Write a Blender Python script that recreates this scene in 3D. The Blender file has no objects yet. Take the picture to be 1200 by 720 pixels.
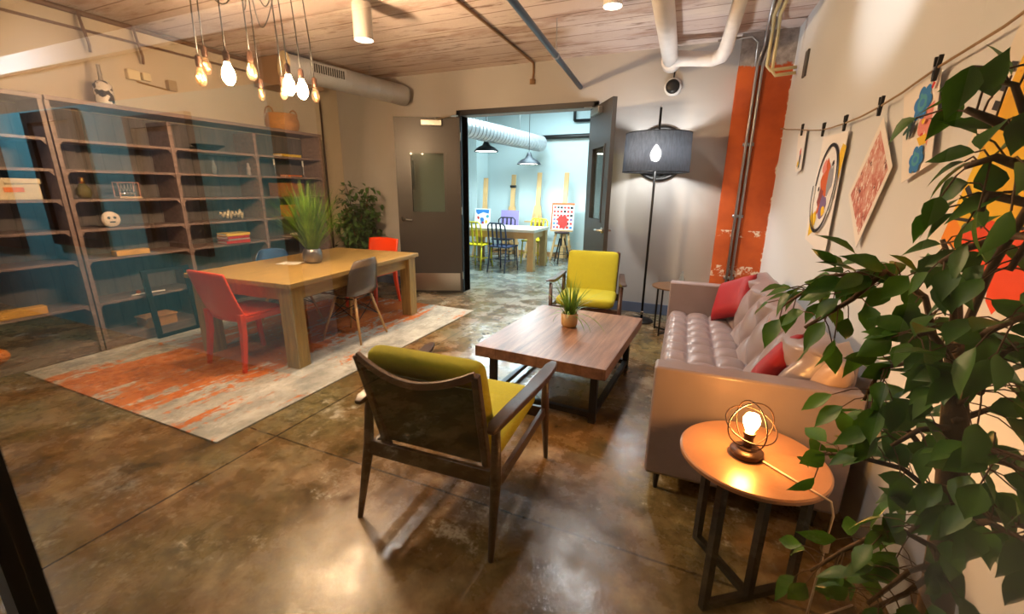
import bpy, bmesh, math, random
from mathutils import Vector, Matrix, noise as mnoise
random.seed(7)
SC = bpy.context.scene
COL = SC.collection
PI = math.pi

# ------------------------------------------------------------------ materials
def s2l(c):
    return tuple((v / 12.92 if v <= .04045 else ((v + .055) / 1.055) ** 2.4) for v in [x / 255. for x in c])

def new_mat(name):
    m = bpy.data.materials.new(name)
    m.use_nodes = True
    return m, m.node_tree.nodes, m.node_tree.links, m.node_tree.nodes['Principled BSDF']

def setin(n, key, v):
    if key in n.inputs:
        n.inputs[key].default_value = v

def mat(name, rgb, rough=.5, metal=0., var=0., scale=6., stretch=(1, 1, 1), bump=0., bscale=None, rgb2=None, spec=.5, coat=0., coords='Object'):
    """A principled material whose colour wanders between rgb and rgb2 (or a darker rgb) with noise."""
    m, N, L, b = new_mat(name)
    c1 = s2l(rgb)
    setin(b, 'Roughness', rough); setin(b, 'Metallic', metal); setin(b, 'Specular IOR Level', spec); setin(b, 'Coat Weight', coat)
    b.inputs['Base Color'].default_value = (*c1, 1)
    if var or rgb2 or bump:
        tc = N.new('ShaderNodeTexCoord'); mp = N.new('ShaderNodeMapping')
        mp.inputs['Scale'].default_value = stretch
        L.new(tc.outputs[coords], mp.inputs['Vector'])
        nz = N.new('ShaderNodeTexNoise'); nz.inputs['Scale'].default_value = scale; nz.inputs['Detail'].default_value = 6
        nz.inputs['Roughness'].default_value = .6
        L.new(mp.outputs[0], nz.inputs['Vector'])
        if var or rgb2:
            cr = N.new('ShaderNodeValToRGB')
            c2 = s2l(rgb2) if rgb2 else tuple(x * (1 - var) for x in c1)
            cr.color_ramp.elements[0].position = .35; cr.color_ramp.elements[1].position = .65
            cr.color_ramp.elements[0].color = (*c2, 1); cr.color_ramp.elements[1].color = (*c1, 1)
            L.new(nz.outputs['Fac'], cr.inputs['Fac']); L.new(cr.outputs['Color'], b.inputs['Base Color'])
        if bump:
            bp = N.new('ShaderNodeBump'); bp.inputs['Strength'].default_value = bump; bp.inputs['Distance'].default_value = .01
            src = nz
            if bscale:
                src = N.new('ShaderNodeTexNoise'); src.inputs['Scale'].default_value = bscale; src.inputs['Detail'].default_value = 4
                L.new(mp.outputs[0], src.inputs['Vector'])
            L.new(src.outputs['Fac'], bp.inputs['Height']); L.new(bp.outputs['Normal'], b.inputs['Normal'])
    return m

def emis(name, rgb, strength):
    m, N, L, b = new_mat(name)
    b.inputs['Base Color'].default_value = (*s2l(rgb), 1)
    b.inputs['Emission Color'].default_value = (*s2l(rgb), 1)
    b.inputs['Emission Strength'].default_value = strength
    return m

def clear(name, tint, gloss=.08, opacity=0., body=None, rough=.05):
    """Thin clear or tinted plastic or glass: transparent with a fresnel gloss, partly filled with body colour."""
    m, N, L, b = new_mat(name)
    out = N['Material Output']
    tr = N.new('ShaderNodeBsdfTransparent'); tr.inputs['Color'].default_value = (*s2l(tint), 1)
    b.inputs['Base Color'].default_value = (*s2l(body or tint), 1); setin(b, 'Roughness', rough + .2)
    m1 = N.new('ShaderNodeMixShader'); m1.inputs[0].default_value = opacity
    L.new(tr.outputs[0], m1.inputs[1]); L.new(b.outputs[0], m1.inputs[2])
    gl = N.new('ShaderNodeBsdfGlossy'); gl.inputs['Roughness'].default_value = rough
    fr = N.new('ShaderNodeFresnel'); fr.inputs['IOR'].default_value = 1.45
    mu = N.new('ShaderNodeMath'); mu.operation = 'MULTIPLY'; mu.inputs[1].default_value = 1.6; mu.use_clamp = True
    mn = N.new('ShaderNodeMath'); mn.operation = 'MINIMUM'; mn.inputs[1].default_value = .46
    L.new(fr.outputs[0], mu.inputs[0]); L.new(mu.outputs[0], mn.inputs[0])
    m2 = N.new('ShaderNodeMixShader'); L.new(mn.outputs[0], m2.inputs[0])
    L.new(m1.outputs[0], m2.inputs[1]); L.new(gl.outputs[0], m2.inputs[2]); L.new(m2.outputs[0], out.inputs['Surface'])
    return m

def leaf_mat(name, a, b2, trans=.3):
    m = mat(name, a, .42, var=.3, scale=9, rgb2=b2)
    N, L = m.node_tree.nodes, m.node_tree.links
    b = N['Principled BSDF']; out = N['Material Output']
    t = N.new('ShaderNodeBsdfTranslucent'); mx = N.new('ShaderNodeMixShader'); mx.inputs[0].default_value = trans
    src = b.inputs['Base Color'].links[0].from_socket
    L.new(src, t.inputs['Color'])
    L.new(b.outputs[0], mx.inputs[1]); L.new(t.outputs[0], mx.inputs[2]); L.new(mx.outputs[0], out.inputs['Surface'])
    return m

class G:
    """Small node-graph helper for the procedural surfaces."""
    def __init__(s, name):
        s.m, s.N, s.L, s.b = new_mat(name)
        s.tc = s.N.new('ShaderNodeTexCoord'); s.v = s.tc.outputs['Object']
        s.sep = None
    def xyz(s, i):
        if s.sep is None:
            s.sep = s.N.new('ShaderNodeSeparateXYZ'); s.L.new(s.v, s.sep.inputs[0])
        return s.sep.outputs[i]
    def noise(s, scale, detail=6, rough=.6, stretch=(1, 1, 1), loc=(0, 0, 0)):
        mp = s.N.new('ShaderNodeMapping'); mp.inputs['Scale'].default_value = stretch; mp.inputs['Location'].default_value = loc
        s.L.new(s.v, mp.inputs['Vector'])
        n = s.N.new('ShaderNodeTexNoise'); n.inputs['Scale'].default_value = scale; n.inputs['Detail'].default_value = detail; n.inputs['Roughness'].default_value = rough
        s.L.new(mp.outputs[0], n.inputs['Vector']); return n.outputs['Fac']
    def math(s, op, a, b=None, clamp=False):
        n = s.N.new('ShaderNodeMath'); n.operation = op; n.use_clamp = clamp
        for i, x in enumerate((a, b)):
            if x is None: continue
            if isinstance(x, (int, float)): n.inputs[i].default_value = x
            else: s.L.new(x, n.inputs[i])
        return n.outputs[0]
    def ramp(s, f, stops):
        n = s.N.new('ShaderNodeValToRGB'); e = n.color_ramp.elements
        while len(e) < len(stops): e.new(.5)
        for k, (p, c) in enumerate(stops):
            e[k].position = p; e[k].color = (*(s2l(c) if isinstance(c, tuple) else (c, c, c)), 1)
        s.L.new(f, n.inputs[0]); return n.outputs[0]
    def smooth(s, x, a, b):
        n = s.N.new('ShaderNodeMapRange'); n.interpolation_type = 'SMOOTHSTEP'
        n.inputs[1].default_value = a; n.inputs[2].default_value = b
        s.L.new(x, n.inputs[0]); return n.outputs[0]
    def mix(s, f, a, b):
        n = s.N.new('ShaderNodeMix'); n.data_type = 'RGBA'
        for k, x in ((0, f), (6, a), (7, b)):
            if isinstance(x, tuple): n.inputs[k].default_value = (*s2l(x), 1)
            elif isinstance(x, (int, float)): n.inputs[k].default_value = x
            else: s.L.new(x, n.inputs[k])
        return n.outputs[2]
    def line(s, x, at, w):
        """1 within w of at, else 0."""
        d = s.math('ABSOLUTE', s.math('SUBTRACT', x, at))
        return s.math('LESS_THAN', d, w)
    def done(s, col, rough, bump=None, bs=.3, bd=.01, spec=.5):
        s.L.new(col, s.b.inputs['Base Color'])
        if isinstance(rough, (int, float)): s.b.inputs['Roughness'].default_value = rough
        else: s.L.new(rough, s.b.inputs['Roughness'])
        setin(s.b, 'Specular IOR Level', spec)
        if bump is not None:
            n = s.N.new('ShaderNodeBump'); n.inputs['Strength'].default_value = bs; n.inputs['Distance'].default_value = bd
            s.L.new(bump, n.inputs['Height']); s.L.new(n.outputs[0], s.b.inputs['Normal'])
        return s.m

# ------------------------------------------------------------------ mesh helper
class MB:
    def __init__(s):
        s.bm = bmesh.new(); s.mi = 0
    def _f(s, vs):
        try:
            f = s.bm.faces.new(vs); f.material_index = s.mi; return f
        except ValueError:
            return None
    def box(s, c, d, rz=0., M=None, taper=None):
        x, y, z = [v / 2. for v in d]
        pts = [(-x, -y, -z), (x, -y, -z), (x, y, -z), (-x, y, -z), (-x, -y, z), (x, -y, z), (x, y, z), (-x, y, z)]
        if taper: pts = [(p[0] * taper, p[1] * taper, p[2]) if p[2] < 0 else p for p in pts]
        T = Matrix.Translation(c) @ (M if M is not None else Matrix.Rotation(rz, 4, 'Z'))
        v = [s.bm.verts.new(T @ Vector(p)) for p in pts]
        for f in ((0, 3, 2, 1), (4, 5, 6, 7), (0, 1, 5, 4), (1, 2, 6, 5), (2, 3, 7, 6), (3, 0, 4, 7)):
            s._f([v[i] for i in f])
        return s
    def bb(s, a, b):
        return s.box([(a[i] + b[i]) / 2. for i in range(3)], [abs(b[i] - a[i]) for i in range(3)])
    def tube(s, pts, r, n=8, closed=False, sx=1., caps=True):
        P = [Vector(p) for p in pts]; k = len(P)
        R = r if isinstance(r, (list, tuple)) else [r] * k
        rings = []; up = None
        for i, p in enumerate(P):
            a = P[(i - 1) % k] if (closed or i > 0) else p
            b = P[(i + 1) % k] if (closed or i < k - 1) else p
            t = (b - a).normalized()
            if up is None:
                up = Vector((0, 0, 1)) if abs(t.z) < .9 else Vector((0, 1, 0))
            u = (up - t * up.dot(t))
            if u.length < 1e-5: u = t.orthogonal()
            u.normalize(); up = u; w = t.cross(u)
            rings.append([s.bm.verts.new(p + (u * math.sin(2 * PI * j / n) + w * math.cos(2 * PI * j / n) * sx) * R[i]) for j in range(n)])
        m = k if closed else k - 1
        for i in range(m):
            A, B = rings[i], rings[(i + 1) % k]
            for j in range(n): s._f([A[j], A[(j + 1) % n], B[(j + 1) % n], B[j]])
        if not closed and caps:
            s._f(rings[0][::-1]); s._f(rings[-1])
        return s
    def rect_tube(s, pts, w, h, up=(0, 0, 1)):
        """A flat bar w wide and h high (or lists of them) swept along pts."""
        P = [Vector(p) for p in pts]; k = len(P)
        W = w if isinstance(w, (list, tuple)) else [w] * k; Hh = h if isinstance(h, (list, tuple)) else [h] * k
        rings = []
        for i, p in enumerate(P):
            t = (P[min(i + 1, k - 1)] - P[max(i - 1, 0)]).normalized()
            u = Vector(up); u = (u - t * u.dot(t)).normalized(); sd = t.cross(u)
            rings.append([s.bm.verts.new(p + sd * (a * W[i] / 2) + u * (b * Hh[i] / 2)) for a, b in ((-1, -1), (1, -1), (1, 1), (-1, 1))])
        for A, B in zip(rings, rings[1:]):
            for j in range(4): s._f([A[j], A[(j + 1) % 4], B[(j + 1) % 4], B[j]])
        s._f(rings[0][::-1]); s._f(rings[-1]); return s
    def lathe(s, prof, c=(0, 0, 0), n=24, M=None):
        T = Matrix.Translation(c) @ (M if M is not None else Matrix())
        rings = []
        for r, z in prof:
            if r < 1e-6: rings.append([s.bm.verts.new(T @ Vector((0, 0, z)))])
            else: rings.append([s.bm.verts.new(T @ Vector((r * math.cos(2 * PI * j / n), r * math.sin(2 * PI * j / n), z))) for j in range(n)])
        for A, B in zip(rings, rings[1:]):
            for j in range(n):
                if len(A) == 1 and len(B) == 1: continue
                if len(A) == 1: s._f([A[0], B[(j + 1) % n], B[j]])
                elif len(B) == 1: s._f([A[j], A[(j + 1) % n], B[0]])
                else: s._f([A[j], A[(j + 1) % n], B[(j + 1) % n], B[j]])
        return s
    def disc(s, c, r, z0, z1, n=24):
        return s.lathe([(0, z0), (r, z0), (r, z1), (0, z1)], c, n)
    def poly(s, pts):
        return s._f([s.bm.verts.new(p) for p in pts])
    def prism(s, pts, vec):
        v = Vector(vec)
        a = [s.bm.verts.new(Vector(p)) for p in pts]; b = [s.bm.verts.new(Vector(p) + v) for p in pts]; n = len(a)
        s._f(a[::-1]); s._f(b)
        for i in range(n): s._f([a[i], a[(i + 1) % n], b[(i + 1) % n], b[i]])
        return s
    def grid(s, fn, nu, nv, close=False):
        """Surface fn(u, v) with u, v in 0..1; returns the vertex rows."""
        V = [[s.bm.verts.new(fn(i / nu, j / nv)) for j in range(nv + 1)] for i in range(nu + 1)]
        for i in range(nu):
            for j in range(nv): s._f([V[i][j], V[i + 1][j], V[i + 1][j + 1], V[i][j + 1]])
        return V
    def build(s, name, m, parent=None, smooth=False, bevel=0., solid=0., weld=True, sub=0, recenter=True):
        if weld: bmesh.ops.remove_doubles(s.bm, verts=s.bm.verts, dist=1e-5)
        bmesh.ops.recalc_face_normals(s.bm, faces=s.bm.faces)
        me = bpy.data.meshes.new(name)
        loc = Vector((0, 0, 0))
        if parent is None and recenter:
            xs = [v.co for v in s.bm.verts]
            loc = Vector(((min(p.x for p in xs) + max(p.x for p in xs)) / 2, (min(p.y for p in xs) + max(p.y for p in xs)) / 2, min(p.z for p in xs)))
            bmesh.ops.translate(s.bm, verts=s.bm.verts, vec=-loc)
        s.bm.to_mesh(me); s.bm.free()
        for x in (m if isinstance(m, (list, tuple)) else [m]): me.materials.append(x)
        o = bpy.data.objects.new(name, me); COL.objects.link(o); o.location = loc
        if parent is not None: o.parent = parent
        if smooth:
            for p in me.polygons: p.use_smooth = True
        if solid:
            md = o.modifiers.new('solid', 'SOLIDIFY'); md.thickness = solid; md.offset = 0
        if sub:
            md = o.modifiers.new('sub', 'SUBSURF'); md.levels = sub; md.render_levels = sub
        if bevel:
            md = o.modifiers.new('bevel', 'BEVEL'); md.width = bevel; md.segments = 2; md.limit_method = 'ANGLE'; md.angle_limit = .7
            if not smooth:
                for p in me.polygons: p.use_smooth = True
                md.harden_normals = True
        return o

def tag(o, label, cat, group=None, kind=None):
    o['label'] = label; o['category'] = cat
    if group: o['group'] = group
    if kind: o['kind'] = kind
    return o

def thing(name, label, cat, loc=(0, 0, 0), rz=0., group=None):
    o = bpy.data.objects.new(name, None); COL.objects.link(o)
    o.location = loc; o.rotation_euler = (0, 0, rz); o.empty_display_size = .1
    return tag(o, label, cat, group)

def struct(o, label=None):
    o['kind'] = 'structure'
    if label: o['label'] = label
    return o

def sname(name, loc=(0, 0, 0), rz=0.):
    o = bpy.data.objects.new(name, None); COL.objects.link(o)
    o.location = loc; o.rotation_euler = (0, 0, rz); o['kind'] = 'structure'; return o

def kids(o):
    return [x for x in bpy.data.objects if x.parent == o]

def dup(root, loc, rz, label, group=None):
    r = root.copy(); COL.objects.link(r); r.location = loc; r.rotation_euler = (0, 0, rz); r['label'] = label
    if group: r['group'] = group
    for ch in kids(root):
        c = ch.copy(); COL.objects.link(c); c.parent = r
        for g in kids(ch):
            d = g.copy(); COL.objects.link(d); d.parent = c
    return r

def light(kind, name, loc, energy, rgb, size=.05, aim=None, angle=60, blend=.6):
    d = bpy.data.lights.new(name, kind); d.energy = energy; d.color = rgb
    o = bpy.data.objects.new(name, d); COL.objects.link(o); o.location = loc
    if kind == 'AREA': d.size = size
    else: d.shadow_soft_size = size
    if kind == 'SPOT': d.spot_size = math.radians(angle); d.spot_blend = blend
    if aim is not None:
        v = Vector(aim) - Vector(loc); o.rotation_euler = v.to_track_quat('-Z', 'Y').to_euler()
    return o

# ------------------------------------------------------------------ camera
cam = bpy.data.cameras.new('camera'); co = bpy.data.objects.new('camera', cam); COL.objects.link(co)
cam.sensor_width = 36; cam.sensor_fit = 'HORIZONTAL'; cam.lens = 504. / 1200 * 36; cam.clip_start = .01
YAW, PITCH, ROLL = math.radians(23.46), math.radians(15.39), math.radians(-.67)
fwd = Vector((-math.sin(YAW) * math.cos(PITCH), math.cos(YAW) * math.cos(PITCH), -math.sin(PITCH)))
rgt = Vector((math.cos(YAW), math.sin(YAW), 0)); dwn = fwd.cross(rgt)
r2 = rgt * math.cos(ROLL) + dwn * math.sin(ROLL); d2 = dwn * math.cos(ROLL) - rgt * math.sin(ROLL)
co.matrix_world = Matrix(((r2.x, -d2.x, -fwd.x, 0), (r2.y, -d2.y, -fwd.y, 0), (r2.z, -d2.z, -fwd.z, 1.45), (0, 0, 0, 1)))
SC.camera = co

# ------------------------------------------------------------------ surfaces
g = G('stained_concrete')
big = g.noise(.9, 5, .6); mid = g.noise(3.2, 8, .68, loc=(3, 1, 0)); fine = g.noise(14, 6, .7)
col = g.ramp(mid, [(.3, (44, 32, 18)), (.44, (96, 68, 34)), (.56, (132, 96, 52)), (.7, (188, 158, 112))])
col = g.mix(g.smooth(big, .42, .62), col, g.ramp(fine, [(.35, (78, 72, 44)), (.6, (136, 120, 78))]))
chip = g.math('MULTIPLY', g.smooth(g.noise(1.9, 10, .8, loc=(7, 2, 0)), .56, .63), g.smooth(fine, .42, .58))
col = g.mix(g.math('MULTIPLY', chip, .75), col, (214, 202, 176))
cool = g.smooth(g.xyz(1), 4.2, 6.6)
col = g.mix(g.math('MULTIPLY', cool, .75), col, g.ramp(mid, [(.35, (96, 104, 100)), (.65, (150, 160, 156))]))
jl = g.math('MAXIMUM', g.line(g.math('ADD', g.xyz(1), g.math('MULTIPLY', mid, .02)), 1.54, .006), g.line(g.xyz(0), -2.2, .006))
jl = g.math('MAXIMUM', jl, g.line(g.xyz(1), 4.55, .006))
col = g.mix(g.math('MULTIPLY', jl, .8), col, (34, 24, 14))
rough = g.math('ADD', g.math('MULTIPLY', g.smooth(mid, .3, .7), .3), .1)
M_floor = g.done(col, rough, g.math('ADD', g.math('ADD', g.math('MULTIPLY', fine, .5), mid), g.math('MULTIPLY', g.noise(75, 3, .6, loc=(1, 2, 0)), .28)), .22, .01, spec=.65)

g = G('board_formed_concrete')
st = g.noise(2.2, 8, .65, stretch=(.6, 1.6, 1)); st2 = g.noise(7, 8, .7, stretch=(.35, 2.2, 1), loc=(4, 0, 0))
yb = g.math('DIVIDE', g.xyz(1), .27); bid = g.math('FLOOR', yb); fr = g.math('FRACT', yb)
tone = g.math('FRACT', g.math('MULTIPLY', g.math('SINE', g.math('MULTIPLY', bid, 12.9898)), 43758.5))
base = g.mix(g.math('MULTIPLY', tone, .6), (214, 200, 196), (190, 170, 162))
base = g.mix(g.math('MULTIPLY', g.smooth(st, .5, .66), .7), base, (166, 134, 120))
base = g.mix(g.math('MULTIPLY', g.smooth(st2, .56, .66), .75), base, (104, 70, 52))
pat = g.smooth(g.noise(1.3, 6, .6, stretch=(.5, 2.5, 1), loc=(11, 4, 0)), .55, .62)
base = g.mix(g.math('MULTIPLY', pat, .55), base, (226, 214, 204))
seam = g.math('LESS_THAN', fr, .045)
base = g.mix(g.math('MULTIPLY', seam, .75), base, (104, 74, 56))
M_ceil = g.done(base, .85, g.math('SUBTRACT', st, g.math('MULTIPLY', seam, .6)), .5, .02, spec=.2)

M_beige = mat('warm_grey_paint', (178, 175, 172), .8, var=.06, scale=1.5, bump=.03, bscale=60, spec=.25)
M_leftw = mat('cream_paint', (202, 188, 166), .8, var=.05, scale=1.2, bump=.03, bscale=60, spec=.25)
M_white = mat('white_wall_paint', (216, 219, 222), .75, var=.04, scale=1.2, bump=.03, bscale=50, spec=.3)
M_cool = mat('cool_white_paint', (200, 216, 218), .7, var=.05, scale=1., spec=.3)
M_studiofloor = M_floor
M_bbblue = mat('blue_grey_baseboard', (92, 104, 128), .6, var=.1)
M_dark = mat('dark_metal_frame', (40, 40, 44), .4, metal=.3)
M_black = mat('black_paint', (16, 16, 17), .45)
M_blacksteel = mat('black_steel', (22, 21, 21), .42, metal=.4, var=.2)
M_steel = mat('brushed_steel', (190, 186, 178), .28, metal=1., var=.1, scale=30, stretch=(1, 1, 30))
M_galv = mat('galvanised_duct', (196, 198, 202), .38, metal=.5, var=.14, scale=5)
M_doorp = mat('dark_grey_door_paint', (54, 50, 47), .38, var=.05)
M_pvc = mat('white_pipe_wrap', (228, 224, 222), .6, var=.1, scale=9, bump=.1)
M_cond = mat('galvanised_conduit', (168, 168, 170), .35, metal=.8)
M_yel = mat('yellowed_pipe_paint', (206, 190, 140), .5, var=.1)
g = G('teal_and_cream_corridor_paint')
M_teal = g.done(g.mix(g.smooth(g.xyz(2), 2.1, 2.11), (72, 134, 150), (120, 98, 78)), .7)

g = G('orange_brick_paint')
n1 = g.noise(3, 6); n2 = g.noise(11, 8, .7); n3 = g.noise(5, 8, .7, stretch=(1, 1, 2.2), loc=(2, 0, 3))
c = g.ramp(n1, [(.3, (160, 64, 20)), (.7, (204, 94, 30))])
zz = g.xyz(2)
band = g.math('MAXIMUM', g.math('MULTIPLY', g.line(zz, .62, .06), g.smooth(n2, .5, .56)), g.math('MULTIPLY', g.line(zz, 1.02, .035), g.smooth(n2, .54, .6)))
c = g.mix(g.math('MAXIMUM', band, g.smooth(n3, .7, .73)), c, (226, 206, 184))
edge = g.smooth(g.math('ADD', g.xyz(0), g.math('MULTIPLY', g.math('SUBTRACT', n2, .5), .14)), .215, .222)
c = g.mix(edge, c, (226, 220, 208))
c = g.mix(g.smooth(g.math('ADD', zz, g.math('MULTIPLY', n2, .16)), 2.68, 2.7), c, g.ramp(n2, [(.35, (120, 112, 110)), (.65, (176, 168, 164))]))
M_orange = g.done(c, .7, n2, .25, .01)

# ------------------------------------------------------------------ room shell
MB_ = MB().bb((-9.5, -2.2, -.1), (2., 9.6, 0)); struct(MB_.build('floor', M_floor, recenter=False))
struct(MB().bb((-5.3, .2, 2.9), (1.3, 5.45, 3.05)).build('ceiling', M_ceil, recenter=False))
struct(MB().bb((-5.3, .2, 0), (-5.15, 5.45, 2.95)).build('wall_left', M_leftw))
m = MB(); m.bb((-5.15, 5.3, 0), (-3.05, 5.45, 2.95)); m.bb((-3.05, 5.3, 2.36), (-1.3, 5.45, 2.95)); m.bb((-1.3, 5.3, 0), (.75, 5.45, 2.95))
struct(m.build('wall_back', M_beige))
WX = lambda y: .76 - (y - 1.9) * .0478        # the right wall runs very slightly askew
m = MB(); m.prism([(WX(5.44), 5.44, 0), (WX(-2.0), -2.0, 0), (WX(-2.) + .15, -2.0, 0), (WX(5.44) + .15, 5.44, 0)], (0, 0, 2.95))
struct(m.build('wall_right', M_white))
m = MB(); m.bb((.14, 5.12, 0), (.64, 5.3, 2.9)); struct(m.build('column', M_orange))
m = MB(); m.bb((-1.24, 5.284, 0), (.14, 5.3, .125)); m.bb((-5.15, 5.284, 0), (-3.11, 5.3, .125))
struct(m.build('baseboard_back', M_bbblue, bevel=.004))
# studio beyond the doors
struct(MB().bb((-5.6, 9.1, 0), (-.6, 9.25, 3.3)).build('wall_studio_back', M_cool))
struct(MB().bb((-5.75, 5.45, 0), (-5.6, 9.25, 3.3)).build('wall_studio_left', M_cool))
struct(MB().bb((-.75, 5.45, 0), (-.6, 9.1, 3.3)).build('wall_studio_right', M_cool))
struct(MB().bb((-5.75, 5.45, 3.2), (-.6, 9.25, 3.3)).build('ceiling_studio', mat('studio_ceiling', (120, 128, 128), .85)))
struct(MB().bb((-5.6, 9.08, 0), (-.75, 9.1, .1)).build('baseboard_studio', mat('tan_wood_trim', (176, 130, 84), .6)))
struct(MB().bb((-5.6, 8.55, 0), (-4.57, 9.08, 3.2)).build('wall_studio_pier', M_cool))
# corridor side, seen only as a reflection in the glass
struct(MB().bb((-9.4, -1.72, 0), (-2.75, -1.6, 3.)).build('wall_corridor', M_teal))
struct(MB().bb((-8.5, -1.6, 2.42), (-1.5, -1.55, 2.56)).build('trim_corridor', M_white))
struct(MB().bb((-2.75, -2.1, 0), (1.2, -2., 3.)).build('wall_corridor_end', mat('dim_corridor_paint', (64, 58, 52), .8)))
struct(MB().bb((-9.4, -1.7, 2.95), (1.2, .2, 3.05)).build('ceiling_corridor', mat('corridor_ceiling', (150, 146, 140), .85)))

# glass front: posts, rails and two panes; the photograph looks through it
win = sname('window_1', (0, .3, 0))
M_mull = mat('black_window_frame', (12, 12, 14), .4)
m = MB(); m.box((-1.48, 0, 1.45), (.09, .06, 2.9)); m.box((-5.11, 0, 1.45), (.08, .06, 2.9)); m.box((.8, 0, 1.45), (.06, .06, 2.9))
m.box((-2.2, 0, .04), (5.9, .06, .08)); m.box((-2.2, 0, 2.87), (5.9, .06, .06))
m.build('frame', M_mull, win)
M_pane = clear('window_pane_glass', (252, 253, 252), opacity=0, rough=.0)
MB().box((-.33, 0, 1.46), (2.2, .002, 2.76)).build('pane', M_pane, win)
MB().box((-3.3, 0, 1.46), (3.54, .002, 2.76)).build('pane', M_pane, win)

# ------------------------------------------------------------------ doors
fr_ = sname('trim_1', (0, 0, 0))
m = MB(); m.bb((-3.11, 5.27, 0), (-3.05, 5.47, 2.42)); m.bb((-1.3, 5.27, 0), (-1.24, 5.47, 2.42)); m.bb((-3.11, 5.27, 2.36), (-1.24, 5.47, 2.42))
m.build('door_frame', M_dark, fr_, bevel=.004)
M_pglass = clear('door_window_glass', (214, 226, 222), opacity=.06, rough=.02)
def door(name, loc, rz, W, hand, z0=.012, H=2.33):
    """Leaf runs along +x from its hinge at the origin; hand says on which face (y sign) the lever shown stands."""
    d = sname(name, loc, rz); t = .045
    x0, x1, zb, zt = W * .24, W * .78, 1.12, 1.9
    m = MB()
    m.bb((0, -t / 2, z0), (x0, t / 2, H)); m.bb((x1, -t / 2, z0), (W, t / 2, H))
    m.bb((x0, -t / 2, z0), (x1, t / 2, zb)); m.bb((x0, -t / 2, zt), (x1, t / 2, H))
    m.build('leaf', M_doorp, d, weld=False)
    m = MB()
    for s in (-1, 1):
        yy = s * (t / 2 + .004)
        m.box(((x0 + x1) / 2, yy, zb), (x1 - x0 + .05, .008, .025)); m.box(((x0 + x1) / 2, yy, zt), (x1 - x0 + .05, .008, .025))
        m.box((x0, yy, (zb + zt) / 2), (.025, .008, zt - zb)); m.box((x1, yy, (zb + zt) / 2), (.025, .008, zt - zb))
    m.build('glazing_bead', M_doorp, d)
    MB().box(((x0 + x1) / 2, 0, (zb + zt) / 2), (x1 - x0, .006, zt - zb)).build('glass', M_pglass, d)
    m = MB()
    for s in (-1, 1): m.box((W / 2, s * (t / 2 + .002), .16), (W - .06, .003, .25))
    m.build('kick_plate', M_steel, d)
    m = MB()
    for s in (-1, 1):
        m.lathe([(0, 0), (.03, 0), (.03, .012), (.012, .016), (.012, .05), (0, .05)], (W - .07, s * t / 2, 1.03), 16, Matrix.Rotation(-s * PI / 2, 4, 'X'))
        m.tube([(W - .07, s * (t / 2 + .045), 1.03), (W - .12, s * (t / 2 + .05), 1.03), (W - .19, s * (t / 2 + .045), 1.026)], .01, 8)
    m.build('handle', M_steel, d, smooth=True)
    m = MB(); yy = hand * (t / 2 + .025)
    m.box((W * .42, yy, H - .07), (.27, .05, .065)); c = m.build('door_closer', M_steel, d, bevel=.006)
    m = MB(); m.tube([(W * .36, yy, H - .03), (W * .12, hand * .12, H + .0), (.02, hand * .02, H + .02)], .008, 6); m.build('closer_arm', M_steel, c)
    m = MB()
    for z in (.25, 1.15, 2.1): m.tube([(0, 0, z - .05), (0, 0, z + .05)], .014, 10)
    m.build('hinge', M_steel, d)
    return d
# left leaf stands open near the back wall, right leaf juts into the room
door('door_1', (-3.05, 5.245, 0), math.atan2(-.36, -.77), .85, 1)
door('door_2', (-1.3, 5.235, 0), math.atan2(-.585, .345), .74, -1)

# ------------------------------------------------------------------ overhead
P = thing('ceiling_pipe', 'fat white wrapped pipe hanging under the ceiling, elbowed towards the orange column', 'pipe', (-.45, 4, 2.72))
q = lambda pts: [(x + .45, y - 4, z - 2.72) for x, y, z in pts]
m = MB(); m.tube(q([(-.36, 1.2, 2.74), (-.43, 3.56, 2.72), (-.485, 5.0, 2.71)]), .075, 20); m.build('main_run', M_pvc, P, smooth=True)
m = MB(); m.tube(q([(-.485, 5.02, 2.71), (-.485, 5.14, 2.70)]), .09, 20); m.build('end_collar', M_pvc, P, smooth=True)
m = MB(); m.tube(q([(-.47, 4.98, 2.71), (-.3, 5.02, 2.70), (-.1, 5.03, 2.68), (-.02, 4.98, 2.69), (.01, 4.86, 2.72), (.03, 4.5, 2.75), (.07, 3.7, 2.77)]), [.075, .066, .066, .066, .064, .056, .05], 16)
m.build('elbow_branch', M_pvc, P, smooth=True)
m = MB()
for y in (2.2, 4.2): MB().tube(q([(-.43, y, 2.78), (-.43, y, 2.9)]), .006, 6).build('hanger_rod', M_cond, P)

B = thing('sprinkler_pipe', 'dark blue steel pipe slanting across under the ceiling to the back wall', 'pipe', (-1.35, 4, 2.6))
q = lambda pts: [(x + 1.35, y - 4, z - 2.6) for x, y, z in pts]
m = MB(); m.tube(q([(-1.18, 1.5, 2.63), (-1.29, 2.92, 2.62), (-1.47, 5.29, 2.585)]), .026, 12)
m.build('pipe_run', mat('blue_grey_pipe', (64, 84, 112), .4, metal=.3, var=.2), B, smooth=True)
m = MB()
for y, x in ((2.6, -1.265), (4.1, -1.38)):
    MB().tube(q([(x, y, 2.64), (x, y, 2.9)]), .005, 6).build('hanger_rod', M_cond, B)
    MB().tube(q([(x, y - .015, 2.605), (x, y + .015, 2.605)]), .032, 12).build('pipe_clamp', M_cond, B)

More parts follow.
